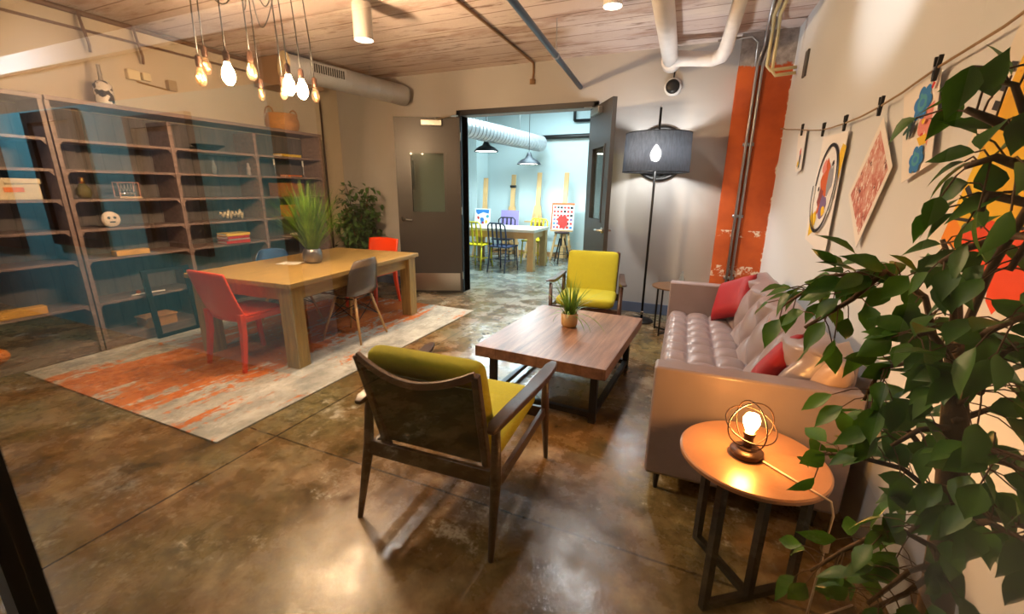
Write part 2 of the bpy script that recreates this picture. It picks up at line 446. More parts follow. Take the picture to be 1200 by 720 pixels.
tag(MB().tube([(-2.02, 3.0, 2.885), (-1.98, 3.1, 2.885), (-2.02, 4.55, 2.885), (-2.05, 5.28, 2.885), (-2.05, 5.285, 2.78), (-2.06, 5.285, 2.7)], .012, 8).lathe([(0, 0), (.035, 0), (.035, .05), (0, .05)], (-2.06, 5.285, 2.66), 10).build('electrical_conduit', mat('rusty_conduit', (150, 116, 84), .6, var=.3), smooth=True),
    'thin tan conduit crossing the ceiling boards and dropping down the back wall', 'conduit')
m = MB()
m.tube([(-5.1, .5, 2.86), (-5.1, 5.25, 2.86)], .022, 10); m.tube([(-5.1, .5, 2.72), (-5.1, 3.9, 2.74)], .012, 8)
for y in (2.35, 2.75): m.tube([(-5.08, y, 2.86), (-5.05, y, 2.74), (-5.05, y + .02, 2.62), (-5.08, y + .03, 2.56)], .012, 8)
tag(m.build('wall_conduit', mat('brown_conduit', (112, 84, 62), .5, var=.2), smooth=True), 'pair of dark conduits running along the top of the bookcase wall', 'conduit')

# supply duct with its square plenum over the dining corner
D = thing('air_duct', 'round galvanised air duct with a side grille over the dining corner', 'duct', (-4.1, 4.5, 2.66))
q = lambda pts: [(x + 4.1, y - 4.5, z - 2.66) for x, y, z in pts]
m = MB(); A0, A1 = Vector((-4.32, 3.72, 2.70)), Vector((-3.86, 5.12, 2.63))
m.tube(q([A0, A1]), .125, 28)
for k in range(9):
    c = A0.lerp(A1, k / 8.); dd = (A1 - A0).normalized() * .006
    m.tube(q([c - dd, c + dd]), .129, 28)
m.build('tube', M_galv, D, smooth=False)
m = MB(); dd = (A1 - A0).normalized(); m.tube(q([A0 - dd * .012, A0 + dd * .012]), .14, 28); m.tube(q([A0 - dd * .02, A0]), .05, 16); m.build('end_cap', mat('cream_cap', (210, 188, 140), .5), D)
m = MB(); m.tube(q([A1, A1 + dd * .06, A1 + dd * .1]), [.125, .12, .06], 28); m.build('far_cap', M_galv, D, smooth=True)
gd = dd; sd = Vector((gd.y, -gd.x, 0)); gc = A0.lerp(A1, .3) + sd * .118 + Vector((0, 0, .02))
RM = Matrix((( gd.x, sd.x, 0, 0), (gd.y, sd.y, 0, 0), (0, 0, 1, 0), (0, 0, 0, 1)))
m = MB(); qq = q([gc])[0]
m.box(qq, (.42, .03, .12), M=RM); gr = m.build('grille', M_galv, D, bevel=.004)
m = MB()
for k in range(14): m.box(Vector(qq) + gd * (-.17 + k * .026) + sd * .017, (.014, .006, .085), M=RM)
m.build('grille_vanes', M_black, gr)
for x, y, z in ((-4.0, 4.7, 2.77), (-4.23, 4.0, 2.8)): MB().tube(q([(x, y, z), (x, y, 2.9)]), .005, 6).build('hanger_rod', M_cond, D)
tag(MB().bb((-5.07, 3.92, 2.58), (-4.47, 4.4, 2.89)).build('duct_plenum', mat('taupe_sheet_metal', (150, 122, 96), .55, var=.1), bevel=.006),
    'brown boxed duct plenum against the left wall beside the round duct', 'duct')
tag(MB().tube([(-5.05, 4.87, 0.1), (-5.05, 4.87, 2.88)], .012, 8).build('wall_pipe', mat('dark_brown_pipe', (74, 56, 46), .5), smooth=True),
    'thin dark pipe running up the corner behind the leafy plant', 'pipe')

# pipes around the orange column
m = MB()
for x, xx in ((.30, .335), (.345, .385)): m.tube([(x, 5.1, .02), (x, 5.1, 2.62), (xx, 5.1, 2.78), (xx, 5.0, 2.87), (xx - .05, 3.9, 2.87)], .013, 8)
for z in (.55, 1.2, 1.9): m.box((.322, 5.11, z), (.1, .02, .03))
tag(m.build('vertical_conduit', M_cond, smooth=True), 'pair of thin steel conduits running up the orange column', 'conduit')
m = MB()
for o_ in (0, .045): m.tube([(.40 - o_, 3.2, 2.86), (.385 - o_, 4.6, 2.86), (.41 - o_, 4.85, 2.84), (.41 - o_, 4.87, 2.5 + o_), (.44 - o_, 4.87, 2.46 + o_), (.60, 4.87, 2.47 + o_)], .014, 8)
tag(m.build('yellow_pipe', M_yel, smooth=True), 'yellowed bent pipes by the ceiling at the right wall corner', 'pipe')
m = MB(); m.tube([(-.07, 5.05, 2.84), (.22, 5.06, 2.85), (.28, 5.08, 2.8), (.285, 5.1, 2.6)], .011, 8)
tag(m.build('cross_conduit', M_cond, smooth=True), 'thin grey conduit curving over to the top of the column', 'conduit')
m = MB(); m.lathe([(0, 0), (.105, 0), (.105, .03), (.09, .045), (0, .045)], (-.46, 5.3, 2.51), 28, Matrix.Rotation(PI / 2, 4, 'X'))
W_ = thing('wall_speaker', 'small round black disc with a pale rim on the wall above the floor lamp', 'speaker', (-.46, 5.3, 2.51))
MB().lathe([(0, 0), (.088, 0), (.088, .03), (.075, .042), (0, .042)], (0, 0, 0), 28, Matrix.Rotation(PI / 2, 4, 'X')).build('rim', M_white, W_, smooth=True)
MB().lathe([(0, .03), (.07, .04), (.07, .055), (.04, .07), (0, .075)], (0, 0, 0), 28, Matrix.Rotation(PI / 2, 4, 'X')).build('face', M_black, W_, smooth=True)
MB().tube([(0, -.012, .085), (.005, -.012, .2)], .006, 6).build('cable', M_dark, W_)

# ------------------------------------------------------------------ ceiling lights
E_cool = emis('bright_lamp_face', (255, 250, 240), 14)
def can(name, x, y, z0, label, on=True, r=.075):
    t = thing(name, label, 'ceiling light', (x, y, z0), 0, 'cylinder ceiling lights')
    h = 2.9 - z0
    MB().lathe([(r - .006, .02), (r, 0), (r, min(h, .26)), (0, min(h, .26))], n=28).build('housing', mat_can, t, smooth=False)
    MB().disc((0, 0, 0), r - .008, .015, .025, 28).build('lens', E_cool, t)
    if h > .27: MB().tube([(0, 0, .25), (0, 0, h)], .01, 8).build('stem', mat_can, t)
    return t
mat_can = mat('white_lamp_housing', (228, 222, 214), .5)
can('cylinder_light', -2.70, 3.13, 2.60, 'white cylinder ceiling light between the bulbs and the air duct')
can('cylinder_light', -.86, 3.93, 2.86, 'bright ceiling light near the middle of the ceiling, left of the white pipe')

# ------------------------------------------------------------------ bookcases along the left wall
g = G('bookcase_wood')
gr_ = g.noise(5, 6, .6, stretch=(6, .6, 6)); M_shelf = g.done(g.ramp(gr_, [(.3, (112, 92, 84)), (.7, (146, 124, 114))]), .45, gr_, .1, .003)
g = G('bookcase_back_planks')
n = g.noise(6, 6, .6, stretch=(1, 3, .5)); sm = g.math('LESS_THAN', g.math('FRACT', g.math('DIVIDE', g.xyz(1), .13)), .05)
c = g.mix(g.math('MULTIPLY', sm, .6), g.ramp(n, [(.3, (84, 78, 76)), (.7, (112, 104, 100))]), (44, 40, 40))
M_back = g.done(c, .6, g.math('SUBTRACT', 1, sm), .3, .004)
XF, XB = -4.79, -5.145
SH = [.10, .43, .82, 1.075, 1.325, 1.565, 1.80, 2.05]
def bookcase(y0, y1, divs, label):
    b = thing('bookcase', label, 'bookcase', (XB, (y0 + y1) / 2, 0), 0, 'bookcases on the left wall')
    yc = (y0 + y1) / 2; D = XF - XB; t = .03
    for s in (-1, 1): MB().box((D / 2, s * ((y1 - y0) / 2 - t / 2), 1.05), (D, t, 2.1)).build('side_panel', M_shelf, b, bevel=.002)
    MB().box((.008, 0, 1.06), (.012, y1 - y0 - .06, 2.0)).build('back_panel', M_back, b)
    for d in divs: MB().box((D / 2 - .002, d - yc, 1.06), (D - .01, t + .006, 1.94)).build('divider', M_shelf, b, bevel=.002)
    MB().box((D / 2 + .004, 0, 2.095), (D + .02, y1 - y0, .035)).build('top', M_shelf, b, bevel=.003)
    MB().box((D / 2 - .01, 0, .045), (D - .02, y1 - y0 - .06, .085)).build('plinth', M_shelf, b)
    ys = [y0 + t / 2] + list(divs) + [y1 - t / 2]
    for a, e in zip(ys, ys[1:]):
        for z in SH[:-1]:
            m = MB(); m.box((D / 2 - .004, (a + e) / 2 - yc, z - .012), (D - .02, e - a - t, .022))
            for yy, s in ((a + t / 2, 1), (e - t / 2, -1)):     # little corner brackets at the shelf ends
                m.prism([(D - .03, yy - yc, z - .023), (D - .03, yy - yc + s * .03, z - .023), (D - .03, yy - yc, z - .06)], (.012, 0, 0))
            m.build('shelf', M_shelf, b)
    return b
bookcase(.37, 1.865, [.98], 'long wooden bookcase nearest the glass, holding the pale box with an orange mark')
bookcase(1.875, 4.58, [2.74, 3.62], 'long wooden bookcase beside the dining table, with a basket and a patterned bottle on top')

XS = -4.96
def sh(k): return SH[k]
def solo(mb, name, m, label, cat, group=None, **k): return tag(mb.build(name, m, **k), label, cat, group)
M_yell = mat('mustard_wood', (226, 172, 74), .5, var=.15)
M_rattan = mat('woven_rattan', (196, 142, 82), .7, var=.35, scale=30, stretch=(1, 1, 3), bump=.5)
M_brass = mat('aged_brass', (190, 150, 80), .3, metal=1.)
M_cream = mat('cream_card', (222, 206, 168), .6, var=.05)
M_red = mat('red_cover', (200, 44, 30), .45); M_ora = mat('orange_cover', (226, 120, 38), .45)
M_yl2 = mat('yellow_cover', (236, 200, 70), .45); M_wht = mat('white_page', (232, 226, 214), .6)
M_chrome = mat('polished_chrome', (220, 220, 220), .08, metal=1.)

b = thing('storage_box', 'pale cream storage box with an orange mark in the nearest bookcase', 'box', (XS + .05, 1.60, sh(4)))
MB().box((0, 0, .07), (.2, .26, .14)).build('box_body', M_cream, b, bevel=.004); MB().box((0, 0, .14), (.215, .275, .04)).build('lid', M_cream, b, bevel=.004)
MB().box((.103, -.02, .075), (.006, .11, .035)).build('label_plate', M_ora, b)
b = thing('light_bulb', 'clear decorative bulb with a brass cap standing on a bookcase shelf', 'bulb', (XS + .08, 2.02, sh(4)))
MB().lathe([(0, 0), (.035, .005), (.055, .04), (.05, .08), (.025, .115), (.02, .13), (0, .13)], n=20).build('glass', clear('smoky_bulb_glass', (206, 200, 160), opacity=.25, body=(170, 160, 90)), b, smooth=True)
MB().lathe([(0, .125), (.022, .125), (.022, .17), (.01, .18), (0, .18)], n=16).build('cap', M_brass, b, smooth=True)
b = thing('newtons_cradle', 'small desk cradle with hanging metal balls and a pale frame', 'cradle', (XS + .08, 2.33, sh(4)))
m = MB(); m.box((0, 0, .008), (.1, .17, .016)); m.build('base', mat('pale_wood', (216, 186, 150), .5), b, bevel=.003)
m = MB()
for s in (-1, 1): m.tube([(s * .045, -.078, .01), (s * .045, -.078, .14), (s * .045, .078, .14), (s * .045, .078, .01)], .005, 8)
m.build('wire_frame', mat('rose_metal', (226, 170, 150), .35, metal=.4), b)
for k in range(5): MB().lathe([(.016 * math.sin(PI * a / 8), .045 - .016 * math.cos(PI * a / 8)) for a in range(9)], (0, -.05 + k * .025, 0), 12).build('ball', M_chrome, b, smooth=True)
m = MB()
for k in range(5):
    for s in (-1, 1): m.tube([(0, -.05 + k * .025, .06), (s * .045, -.05 + k * .025, .14)], .0012, 4)
m.build('threads', M_wht, b)
b = thing('round_mask', 'round white carved face ornament on the shelf below the cradle', 'ornament', (XS + .1, 2.15, sh(3)))
MB().lathe([(0, .03), (.05, .027), (.068, .014), (.07, 0), (0, 0)], (0, 0, .07), 24, Matrix.Rotation(PI / 2, 4, 'Y')).build('disc', mat('bone_white', (226, 210, 190), .5), b, smooth=True)
m = MB()
for y, z in ((-.022, .085), (.022, .085)): m.lathe([(0, .032), (.012, .03), (.012, .022)], (0, y, z), 10, Matrix.Rotation(PI / 2, 4, 'Y'))
m.box((.03, 0, .048), (.006, .04, .012)); m.build('carved_features', mat('dark_carving', (60, 40, 34), .6), b)
solo(MB().box((XS + .12, 2.24, sh(2) + .023), (.09, .26, .045)), 'wooden_block', M_yell, 'mustard wooden block lying under the round face ornament', 'block', bevel=.003)
solo(MB().box((XS + .1, 1.40, sh(1) + .03), (.1, .36, .06), rz=-.05), 'wooden_block', M_yell, 'long mustard wooden block low in the nearest bookcase', 'block', bevel=.003)
b = thing('drumstick', 'thin pale stick with an orange ball lying on a low shelf', 'stick', (XS + .1, 2.30, sh(1)))
MB().tube([(0, -.12, .008), (.03, .14, .008)], .008, 8).build('stick', M_wht, b)
MB().lathe([(.02 * math.sin(PI * a / 8), .021 - .02 * math.cos(PI * a / 8)) for a in range(9)], (-.03, -.05, 0), 14).build('ball', M_ora, b, smooth=True)
b = thing('reflected_frame', 'empty black frame at the bookcase front, standing in for a reflection in the glass', 'frame', (-4.69, 2.44, .0125))  # solid frame built in place of a dark reflection in the glass
Rm = Matrix.Rotation(-.1, 4, 'Y'); m = MB()
for y in (-.19, .19): m.box(Rm @ Vector((0, y, .33)), (.022, .035, .66), M=Rm)
for z in (.0175, .6425): m.box(Rm @ Vector((0, 0, z)), (.022, .345, .035), M=Rm)
m.build('moulding', M_black, b)
for y in (-.165, .165): MB().box(Rm @ Vector((-.004, y, .33)), (.01, .016, .60), M=Rm).build('inner_lip', M_dark, b)
m = MB(); m.box((0, 0, .05), (.18, .26, .1)); m.box((0, 0, .095), (.2, .28, .015))
solo(m, 'wicker_tray', M_rattan, 'low woven tray at the bottom of the bookcase in front of the black frame', 'basket').location = (XS + .06, 2.36, sh(0))
m = MB(); m.lathe([(0, 0), (.05, 0), (.15, .05), (.155, .06), (.14, .058), (.05, .012), (0, .012)], (XS + .08, 3.14, sh(6)), 28)
solo(m, 'shallow_bowl', M_black, 'shallow black bowl on the top shelf of the bookcase', 'bowl', smooth=True)
M_clearg = clear('clear_bottle_glass', (236, 242, 242), opacity=.12, body=(230, 236, 240))
def bottle(y, label, h=.17, r=.022):
    m = MB(); m.lathe([(0, 0), (r, 0), (r, h * .5), (r * .45, h * .68), (r * .45, h), (0, h)], (XS + .08, y, sh(5)), 16)
    solo(m, 'small_bottle', M_clearg, label, 'bottle', smooth=True)
bottle(3.16, 'small clear bottle on the second shelf, left of the grey figurine')
m = MB(); m.lathe([(0, 0), (.03, 0), (.026, .01), (.02, .05), (.028, .08), (.012, .1), (.02, .125), (0, .14)], (XS + .08, 3.55, sh(5)), 16)
solo(m, 'figurine', mat('grey_stone', (150, 140, 140), .6), 'small grey figurine on the second shelf beside a divider', 'figurine', smooth=True)
for y, lab in ((3.88, 'slim silver candlestick on the second shelf, nearer the divider'), (4.3, 'slim silver candlestick on the second shelf, nearer the end panel')):
    c = thing('candlestick', lab, 'candlestick', (XS + .1, y, sh(5)), 0, 'silver candlesticks')
    MB().lathe([(0, 0), (.035, 0), (.03, .008), (.008, .02), (.012, .06), (.007, .1), (.014, .13), (.0, .13)], n=16).build('stand', M_chrome, c, smooth=True)
    MB().tube([(0, 0, .13), (0, 0, .2)], .009, 8).build('candle', M_wht, c)
def book(c, d, m, label, rz=0, group=None):
    b = thing('book', label, 'book', (c[0], c[1], c[2]), rz, group)
    x, y, z = d
    q = MB(); q.box((0, 0, .0025), (x, y, .005)); q.box((0, 0, z - .0025), (x, y, .005)); q.box((x / 2 - .003, 0, z / 2), (.006, y, z)); q.build('cover', m, b)
    MB().box((-.006, 0, z / 2), (x - .012, y - .012, z - .011)).build('pages', M_wht, b)
book((XS + .08, 4.10, sh(6)), (.16, .28, .032), M_yl2, 'yellow book lying on the top shelf below the rattan basket')
book((XS + .08, 4.12, sh(5)), (.15, .2, .022), M_ora, 'orange book lying between the two candlesticks')
z = sh(2)
for k, (mm, h, w, lab) in enumerate(((M_red, .034, .27, 'red book at the bottom of the shelf stack'), (M_wht, .018, .25, 'thin white book in the shelf stack above the bottom red one'),
                                  (M_red, .03, .26, 'red book in the middle of the shelf stack, above the white one'), (M_yl2, .03, .27, 'yellow book on top of the shelf stack'))):
    book((XS + .08, 3.25 + .008 * (k % 2), z), (.18, w, h), mm, lab, .04 * (k % 3 - 1), 'stacked books in the bookcase'); z += h + .0005
def basket(c, r, h, name, label, handles=True, flare=1.08):
    b = thing(name, label, 'basket', c)
    m = MB(); prof = []
    for k in range(15):
        t = k / 14.; prof.append((r * (.8 + .24 * math.sin(PI * (.12 + .8 * t))) * (1 if t < .93 else 1.03) + .003 * (k % 2), h * t))
    m.lathe([(0, 0)] + prof + [(prof[-1][0] - .012, h)] + [(prof[8][0] - .014, h * .5), (0, .02)], n=32); m.build('woven_body', M_rattan, b, smooth=True)
    if handles:
        for s in (-1, 1): MB().tube([(.07 * math.cos(PI * t / 8), s * r * .93, h - .01 + .075 * math.sin(PI * t / 8)) for t in range(9)], .008, 8).build('handle', M_rattan, b)
    return b
basket((-4.97, 4.16, 2.113), .185, .2, 'rattan_basket', 'round rattan basket with a loop handle on top of the bookcase')
basket((-4.97, 1.50, 2.113), .16, .26, 'rattan_basket', 'tan basket on top of the bookcase at the far left, beside the patterned bottle')
def crate(c, d, name, m, label):
    b = MB(); x, y, z = d
    b.box((0, 0, .006), (x, y, .012))
    for s in (-1, 1): b.box((s * x / 2, 0, z / 2), (.012, y, z)); b.box((0, s * y / 2, z / 2), (x, .012, z))
    o = tag(b.build(name, m, bevel=.003), label, 'basket'); o.location = c
    return o
crate((XS + .1, 4.02, sh(4)), (.2, .34, .16), 'wicker_bin', mat('dark_rattan', (150, 92, 50), .7, var=.4, scale=40, bump=.5), 'brown woven bin on the third shelf behind the tall grass plant')
crate((XS + .1, 4.08, sh(3)), (.2, .22, .14), 'wicker_bin', mat('orange_rattan', (214, 130, 62), .7, var=.3, scale=40, bump=.5), 'orange woven bin on the shelf below the brown one, behind the grass plant')
book((XS + .1, 4.06, sh(2)), (.2, .28, .02), mat('brown_cover', (128, 96, 80), .6), 'flat brown book on the shelf behind the grass plant')
book((XS + .12, 4.13, sh(2) + .0205), (.16, .2, .02), mat('white_cover', (226, 214, 206), .6), 'flat white book lying on the flat brown one')
m = MB(); L_ = [(-.13 + .26 * k / 40., .045 + .04 * math.sin(k * .95) * (1 - .4 * math.sin(k * .3))) for k in range(41)]
m.tube([(0, y, z + .012) for y, z in L_], .009, 8)
solo(m, 'script_ornament', mat('pale_brass', (220, 206, 170), .3, metal=.5), 'pale looping metal script ornament on the shelf above the book stack', 'ornament', smooth=True).location = (XS + .1, 3.26, sh(3))
b = thing('pumpkin', 'small orange gourd at the bottom of the nearest bookcase', 'gourd', (XS + .12, 1.22, sh(0)))
m = MB(); m.grid(lambda u, v: Vector(((.085 * (1 + .08 * abs(math.sin(4 * 2 * PI * u)))) * math.sin(PI * v) * math.cos(2 * PI * u), .085 * (1 + .08 * abs(math.sin(4 * 2 * PI * u))) * math.sin(PI * v) * math.sin(2 * PI * u), .065 - .065 * math.cos(PI * v))), 48, 12)
m.build('fruit', mat('orange_gourd', (220, 120, 30), .5), b, smooth=True); MB().tube([(0, 0, .12), (.01, .01, .15)], .01, 6).build('stem', mat('gourd_stem', (96, 110, 50), .7), b)
# patterned bottle on top
b = thing('patterned_bottle', 'black and white patterned bottle on top of the bookcase', 'bottle', (-4.97, 2.36, 2.113))
g = G('black_white_scroll'); n = g.noise(16, 2, .4); M_scroll = g.done(g.ramp(n, [(.46, (24, 24, 28)), (.5, (226, 220, 210))]), .3)
MB().lathe([(0, 0), (.06, 0), (.066, .03), (.066, .17), (.04, .205), (0, .205)], n=24).build('body', M_scroll, b, smooth=True)
MB().lathe([(.02, .2), (.015, .24), (.013, .33), (.017, .335), (0, .337)], n=14).build('neck', clear('clear_neck_glass', (200, 196, 186), opacity=.3), b, smooth=True)
# wall fitting
b = thing('wall_fitting', 'pale wall fitting with a thin bar and a small box above the bookcase', 'fitting', (-5.15, 2.82, 2.42))
MB().box((.03, -.13, .03), (.06, .1, .09)).build('lamp_head', M_cream, b, bevel=.008); MB().box((.03, -.02, .035), (.05, .07, .07)).build('lamp_head', M_cream, b, bevel=.008)
MB().tube([(.02, -.1, -.02), (.02, .17, -.045)], .008, 8).build('bar', M_brass, b); MB().box((.03, .2, .0), (.06, .08, .1)).build('junction_box', mat('tan_box', (170, 150, 116), .5), b, bevel=.006)

# ------------------------------------------------------------------ rug and dining set
g = G('distressed_rug')
xx, yy = g.xyz(0), g.xyz(1)
a = g.noise(1.1, 10, .72, stretch=(1.5, .7, 1)); b_ = g.noise(1.6, 10, .72, stretch=(5.5, .55, 1), loc=(3, 5, 0)); c_ = g.noise(22, 6, .7)
base = g.ramp(g.noise(2.6, 10, .75, stretch=(1.6, .8, 1), loc=(9, 1, 0)), [(.3, (128, 128, 122)), (.46, (176, 172, 160)), (.56, (204, 198, 184)), (.72, (214, 208, 194))])
base = g.mix(g.math('MULTIPLY', g.smooth(c_, .5, .62), .35), base, (150, 144, 132))
cen = g.math('SUBTRACT', 1, g.smooth(g.math('ABSOLUTE', g.math('ADD', xx, .12)), .25, 1.0))
w = g.math('ADD', g.math('ADD', g.math('MULTIPLY', a, .55), g.math('MULTIPLY', b_, .6)), g.math('MULTIPLY', cen, .16))
w = g.math('ADD', w, g.math('MULTIPLY', g.math('SUBTRACT', c_, .5), .32))
br_ = g.noise(1.0, 3, .5, loc=(4, 4, 2))
w = g.math('ADD', w, g.math('MULTIPLY', g.math('SUBTRACT', br_, .5), .35))
col = g.mix(g.math('MULTIPLY', g.smooth(w, .645, .69), .92), base, g.ramp(c_, [(.35, (184, 84, 18)), (.65, (216, 122, 46))]))
col = g.mix(g.math('MULTIPLY', g.smooth(g.noise(2.2, 10, .75, stretch=(4, .8, 1), loc=(1, 8, 4)), .6, .68), .7), col, (104, 104, 100))
M_rug = g.done(col, .95, c_, .4, .006, spec=.1)
tag(MB().box((-3.60, 2.89, .006), (2.32, 3.12, .012)).build('area_rug', M_rug, bevel=.004), 'distressed orange and cream area rug under the dining table', 'rug')

g = G('oak_wood')
n = g.noise(5, 7, .6, stretch=(7, .7, 7)); n2 = g.noise(1.4, 4)
M_oak = g.done(g.mix(g.math('MULTIPLY', n2, .4), g.ramp(n, [(.3, (146, 112, 56)), (.7, (196, 160, 92))]), (150, 120, 66)), .42, n, .1, .003)
g = G('oak_wood_upright')
n = g.noise(5, 7, .6, stretch=(7, 7, .7)); M_oakv = g.done(g.ramp(n, [(.3, (140, 110, 60)), (.7, (186, 152, 88))]), .5, n, .1, .003)
RZ = .065
t = thing('dining_table', 'long oak dining table with square legs on the orange rug', 'table', (-3.47, 3.13, .012), RZ)
TW, TL, TH = 1.16, 1.84, .715
MB().box((0, 0, TH - .02), (TW, TL, .04)).build('tabletop', M_oak, t, bevel=.006)
MB().box((0, 0, TH - .045), (TW - .05, TL - .05, .012)).build('edge_moulding', M_oak, t)
for s in (-1, 1):
    MB().box((s * (TW / 2 - .1), 0, TH - .105), (.025, TL - .3, .11)).build('apron', M_oak, t)
    MB().box((0, s * (TL / 2 - .1), TH - .105), (TW - .3, .025, .11)).build('apron', M_oakv, t)
    for r in (-1, 1): MB().box((s * (TW / 2 - .095), r * (TL / 2 - .095), (TH - .05) / 2), (.125, .125, TH - .05)).build('leg', M_oakv, t, bevel=.004)

M_redp = mat('red_plastic', (226, 64, 18), .35)
def red_chair(loc, rz, label):
    """One-piece plastic chair, facing local +y."""
    c = thing('red_dining_chair', label, 'chair', loc, rz, 'red plastic dining chairs')
    m = MB()
    def seat(u, v):
        x = (u - .5) * (.44 - .03 * (1 - v)); y = -.2 + v * .44
        return Vector((x, y, .445 - .018 * math.sin(PI * u) * math.sin(PI * v) - .02 * max(0, v - .85) / .15))
    m.grid(seat, 12, 12); m.build('seat', M_redp, c, smooth=True, solid=.022)
    m = MB()
    def back(u, v):
        w = .45 - .015 * v; x = (u - .5) * w; bow = .045 * (4 * (u - .5) ** 2)
        return Vector((x, -.2 - .09 * v - .035 * math.sin(PI * v * .5) + bow * .8 + .0, .40 + .40 * v + .012 * math.sin(PI * u) * v))
    m.grid(back, 14, 12); m.build('backrest', M_redp, c, smooth=True, solid=.018)
    for s in (-1, 1):
        MB().rect_tube([(s * .205, -.2, .47), (s * .21, -.205, .3), (s * .225, -.25, 0)], [.05, .045, .03], [.045, .042, .03], up=(0, 1, 0)).build('leg', M_redp, c, bevel=.006)
        MB().rect_tube([(s * .2, .2, .44), (s * .205, .205, .3), (s * .22, .235, 0)], [.045, .042, .03], [.045, .04, .03], up=(0, 1, 0)).build('leg', M_redp, c, bevel=.006)
    m = MB(); m.box((0, .215, .415), (.4, .02, .04)); 
    for s in (-1, 1): m.box((s * .208, 0, .415), (.02, .42, .04))
    m.build('seat_rim', M_redp, c, bevel=.005)
    return c
red_chair((-3.41, 2.30, .012), -.02, 'red plastic chair at the near end of the dining table')
red_chair((-3.73, 4.16, .012), PI + .06, 'red plastic chair at the far end of the dining table')

M_ghost = clear('smoky_clear_plastic', (196, 190, 190), opacity=.24, body=(166, 156, 156), rough=.12)
M_blue = clear('blue_clear_plastic', (150, 176, 214), opacity=.5, body=(84, 120, 176), rough=.1)
M_dowel = mat('pale_dowel_wood', (214, 164, 104), .5, var=.15)
def shell_chair(loc, rz, shell, label):
    c = thing('shell_chair', label, 'chair', loc, rz, 'clear shell chairs on dowel legs')
    prof = [(.22, .425), (.2, .44), (.12, .44), (0, .425), (-.1, .425), (-.17, .445), (-.2, .5), (-.215, .6), (-.235, .7), (-.25, .8)]
    def at(t):
        f = t * (len(prof) - 1); i = min(int(f), len(prof) - 2); f -= i
        return [prof[i][k] * (1 - f) + prof[i + 1][k] * f for k in (0, 1)]
    def fn(u, v):
        y, z = at(v); s = 2 * u - 1
        w = .23 if v < .55 else .23 - .035 * ((v - .55) / .45) ** 2
        if v > .9: w *= math.sqrt(max(.0, 1 - ((v - .9) / .1) ** 2 * .35))
        if v < .08: w *= .88 + .12 * v / .08
        lift = .05 * abs(s) ** 2.5
        sb = max(0, min(1, (v - .45) / .2))
        return Vector((s * w, y + lift * 1.3 * sb, z + lift * (1 - sb) - .02 * abs(s) ** 3 * (1 if v > .9 else 0)))
    m = MB(); m.grid(fn, 18, 36); m.build('shell', shell, c, smooth=True, solid=.006)
    for sx in (-1, 1):
        for sy in (-1, 1):
            MB().tube([(sx * .12, sy * .11 - .02, .42), (sx * .21, sy * .22 - .01, 0)], [.016, .01], 10).build('leg', M_dowel, c, smooth=True)
    m = MB()
    def p(sx, sy, t): return (sx * (.12 + .09 * t), sy * (.11 + .11 * t) - .02 + .01 * t, .42 * (1 - t))
    for s in (-1, 1):
        m.tube([p(s, -1, .12), p(s, 1, .5)], .004, 6); m.tube([p(s, 1, .12), p(s, -1, .5)], .004, 6)
        m.tube([p(-1, s, .12), p(1, s, .5)], .004, 6); m.tube([p(1, s, .12), p(-1, s, .5)], .004, 6)
        m.tube([p(s, -1, .02), p(s, 1, .02)], .006, 6)
        m.tube([p(-1, s, .02), p(1, s, .02)], .006, 6)
    m.build('wire_brace', M_blacksteel, c)
    return c
shell_chair((-3.06, 3.11, .012), PI / 2 + .1, M_ghost, 'smoky clear shell chair on wooden dowel legs, at the near side of the dining table')
shell_chair((-3.93, 3.13, .012), -PI / 2 + .05, M_blue, 'clear blue shell chair behind the dining table, bookcase side')

# ------------------------------------------------------------------ plants
def blade(m, base, az, lean, L, w, n=5, droop=.5):
    d = Vector((math.cos(az), math.sin(az), 0)); sd = Vector((-d.y, d.x, 0)); prev = None
    for i in range(n + 1):
        t = i / n
        a = lean * (1 + droop * t)
        p = Vector(base) + d * (L * t * math.sin(a)) + Vector((0, 0, L * t * math.cos(a)))
        hw = w * (1 - t ** 2) * .5 + .0004
        q = (m.bm.verts.new(p - sd * hw), m.bm.verts.new(p + d * hw * .3), m.bm.verts.new(p + sd * hw))
        if prev: m._f([prev[0], prev[1], q[1], q[0]]); m._f([prev[1], prev[2], q[2], q[1]])
        prev = q
def leaf(m, base, d, up, L, W, curl=.25):
    d = Vector(d).normalized(); sd = d.cross(Vector(up))
    if sd.length < 1e-4: sd = d.orthogonal()
    sd.normalize(); n = sd.cross(d)
    st = [(0, 0.02), (.14, .55), (.34, .98), (.55, .9), (.78, .48), (.9, .18), (1, 0.01)]
    prev = None
    for t, w in st:
        p = Vector(base) + d * (L * t) - n * (curl * L * t * t)
        q = (m.bm.verts.new(p - sd * (W * w / 2) + n * (W * w * .16)), m.bm.verts.new(p), m.bm.verts.new(p + sd * (W * w / 2) + n * (W * w * .16)))
        if prev: m._f([prev[0], prev[1], q[1], q[0]]); m._f([prev[1], prev[2], q[2], q[1]])
        prev = q
M_grass = leaf_mat('grass_green', (122, 158, 46), (74, 112, 30))
M_grass2 = leaf_mat('bright_grass_green', (138, 166, 56), (70, 104, 32))
M_fol = leaf_mat('ficus_green', (84, 132, 40), (46, 88, 28), .38)
M_fol2 = leaf_mat('corner_plant_green', (92, 128, 62), (44, 78, 36), .3)
M_bark = mat('brown_bark', (104, 76, 48), .8, var=.4, scale=12, stretch=(3, 3, .6), bump=.5)
M_soil = mat('dark_soil', (44, 34, 26), .9, bump=.5)
R = random.Random(3)
pz = .012 + TH
p = thing('grass_plant', 'tall spiky green grass plant in a silver pot on the dining table', 'plant', (-3.46, 3.06, pz))
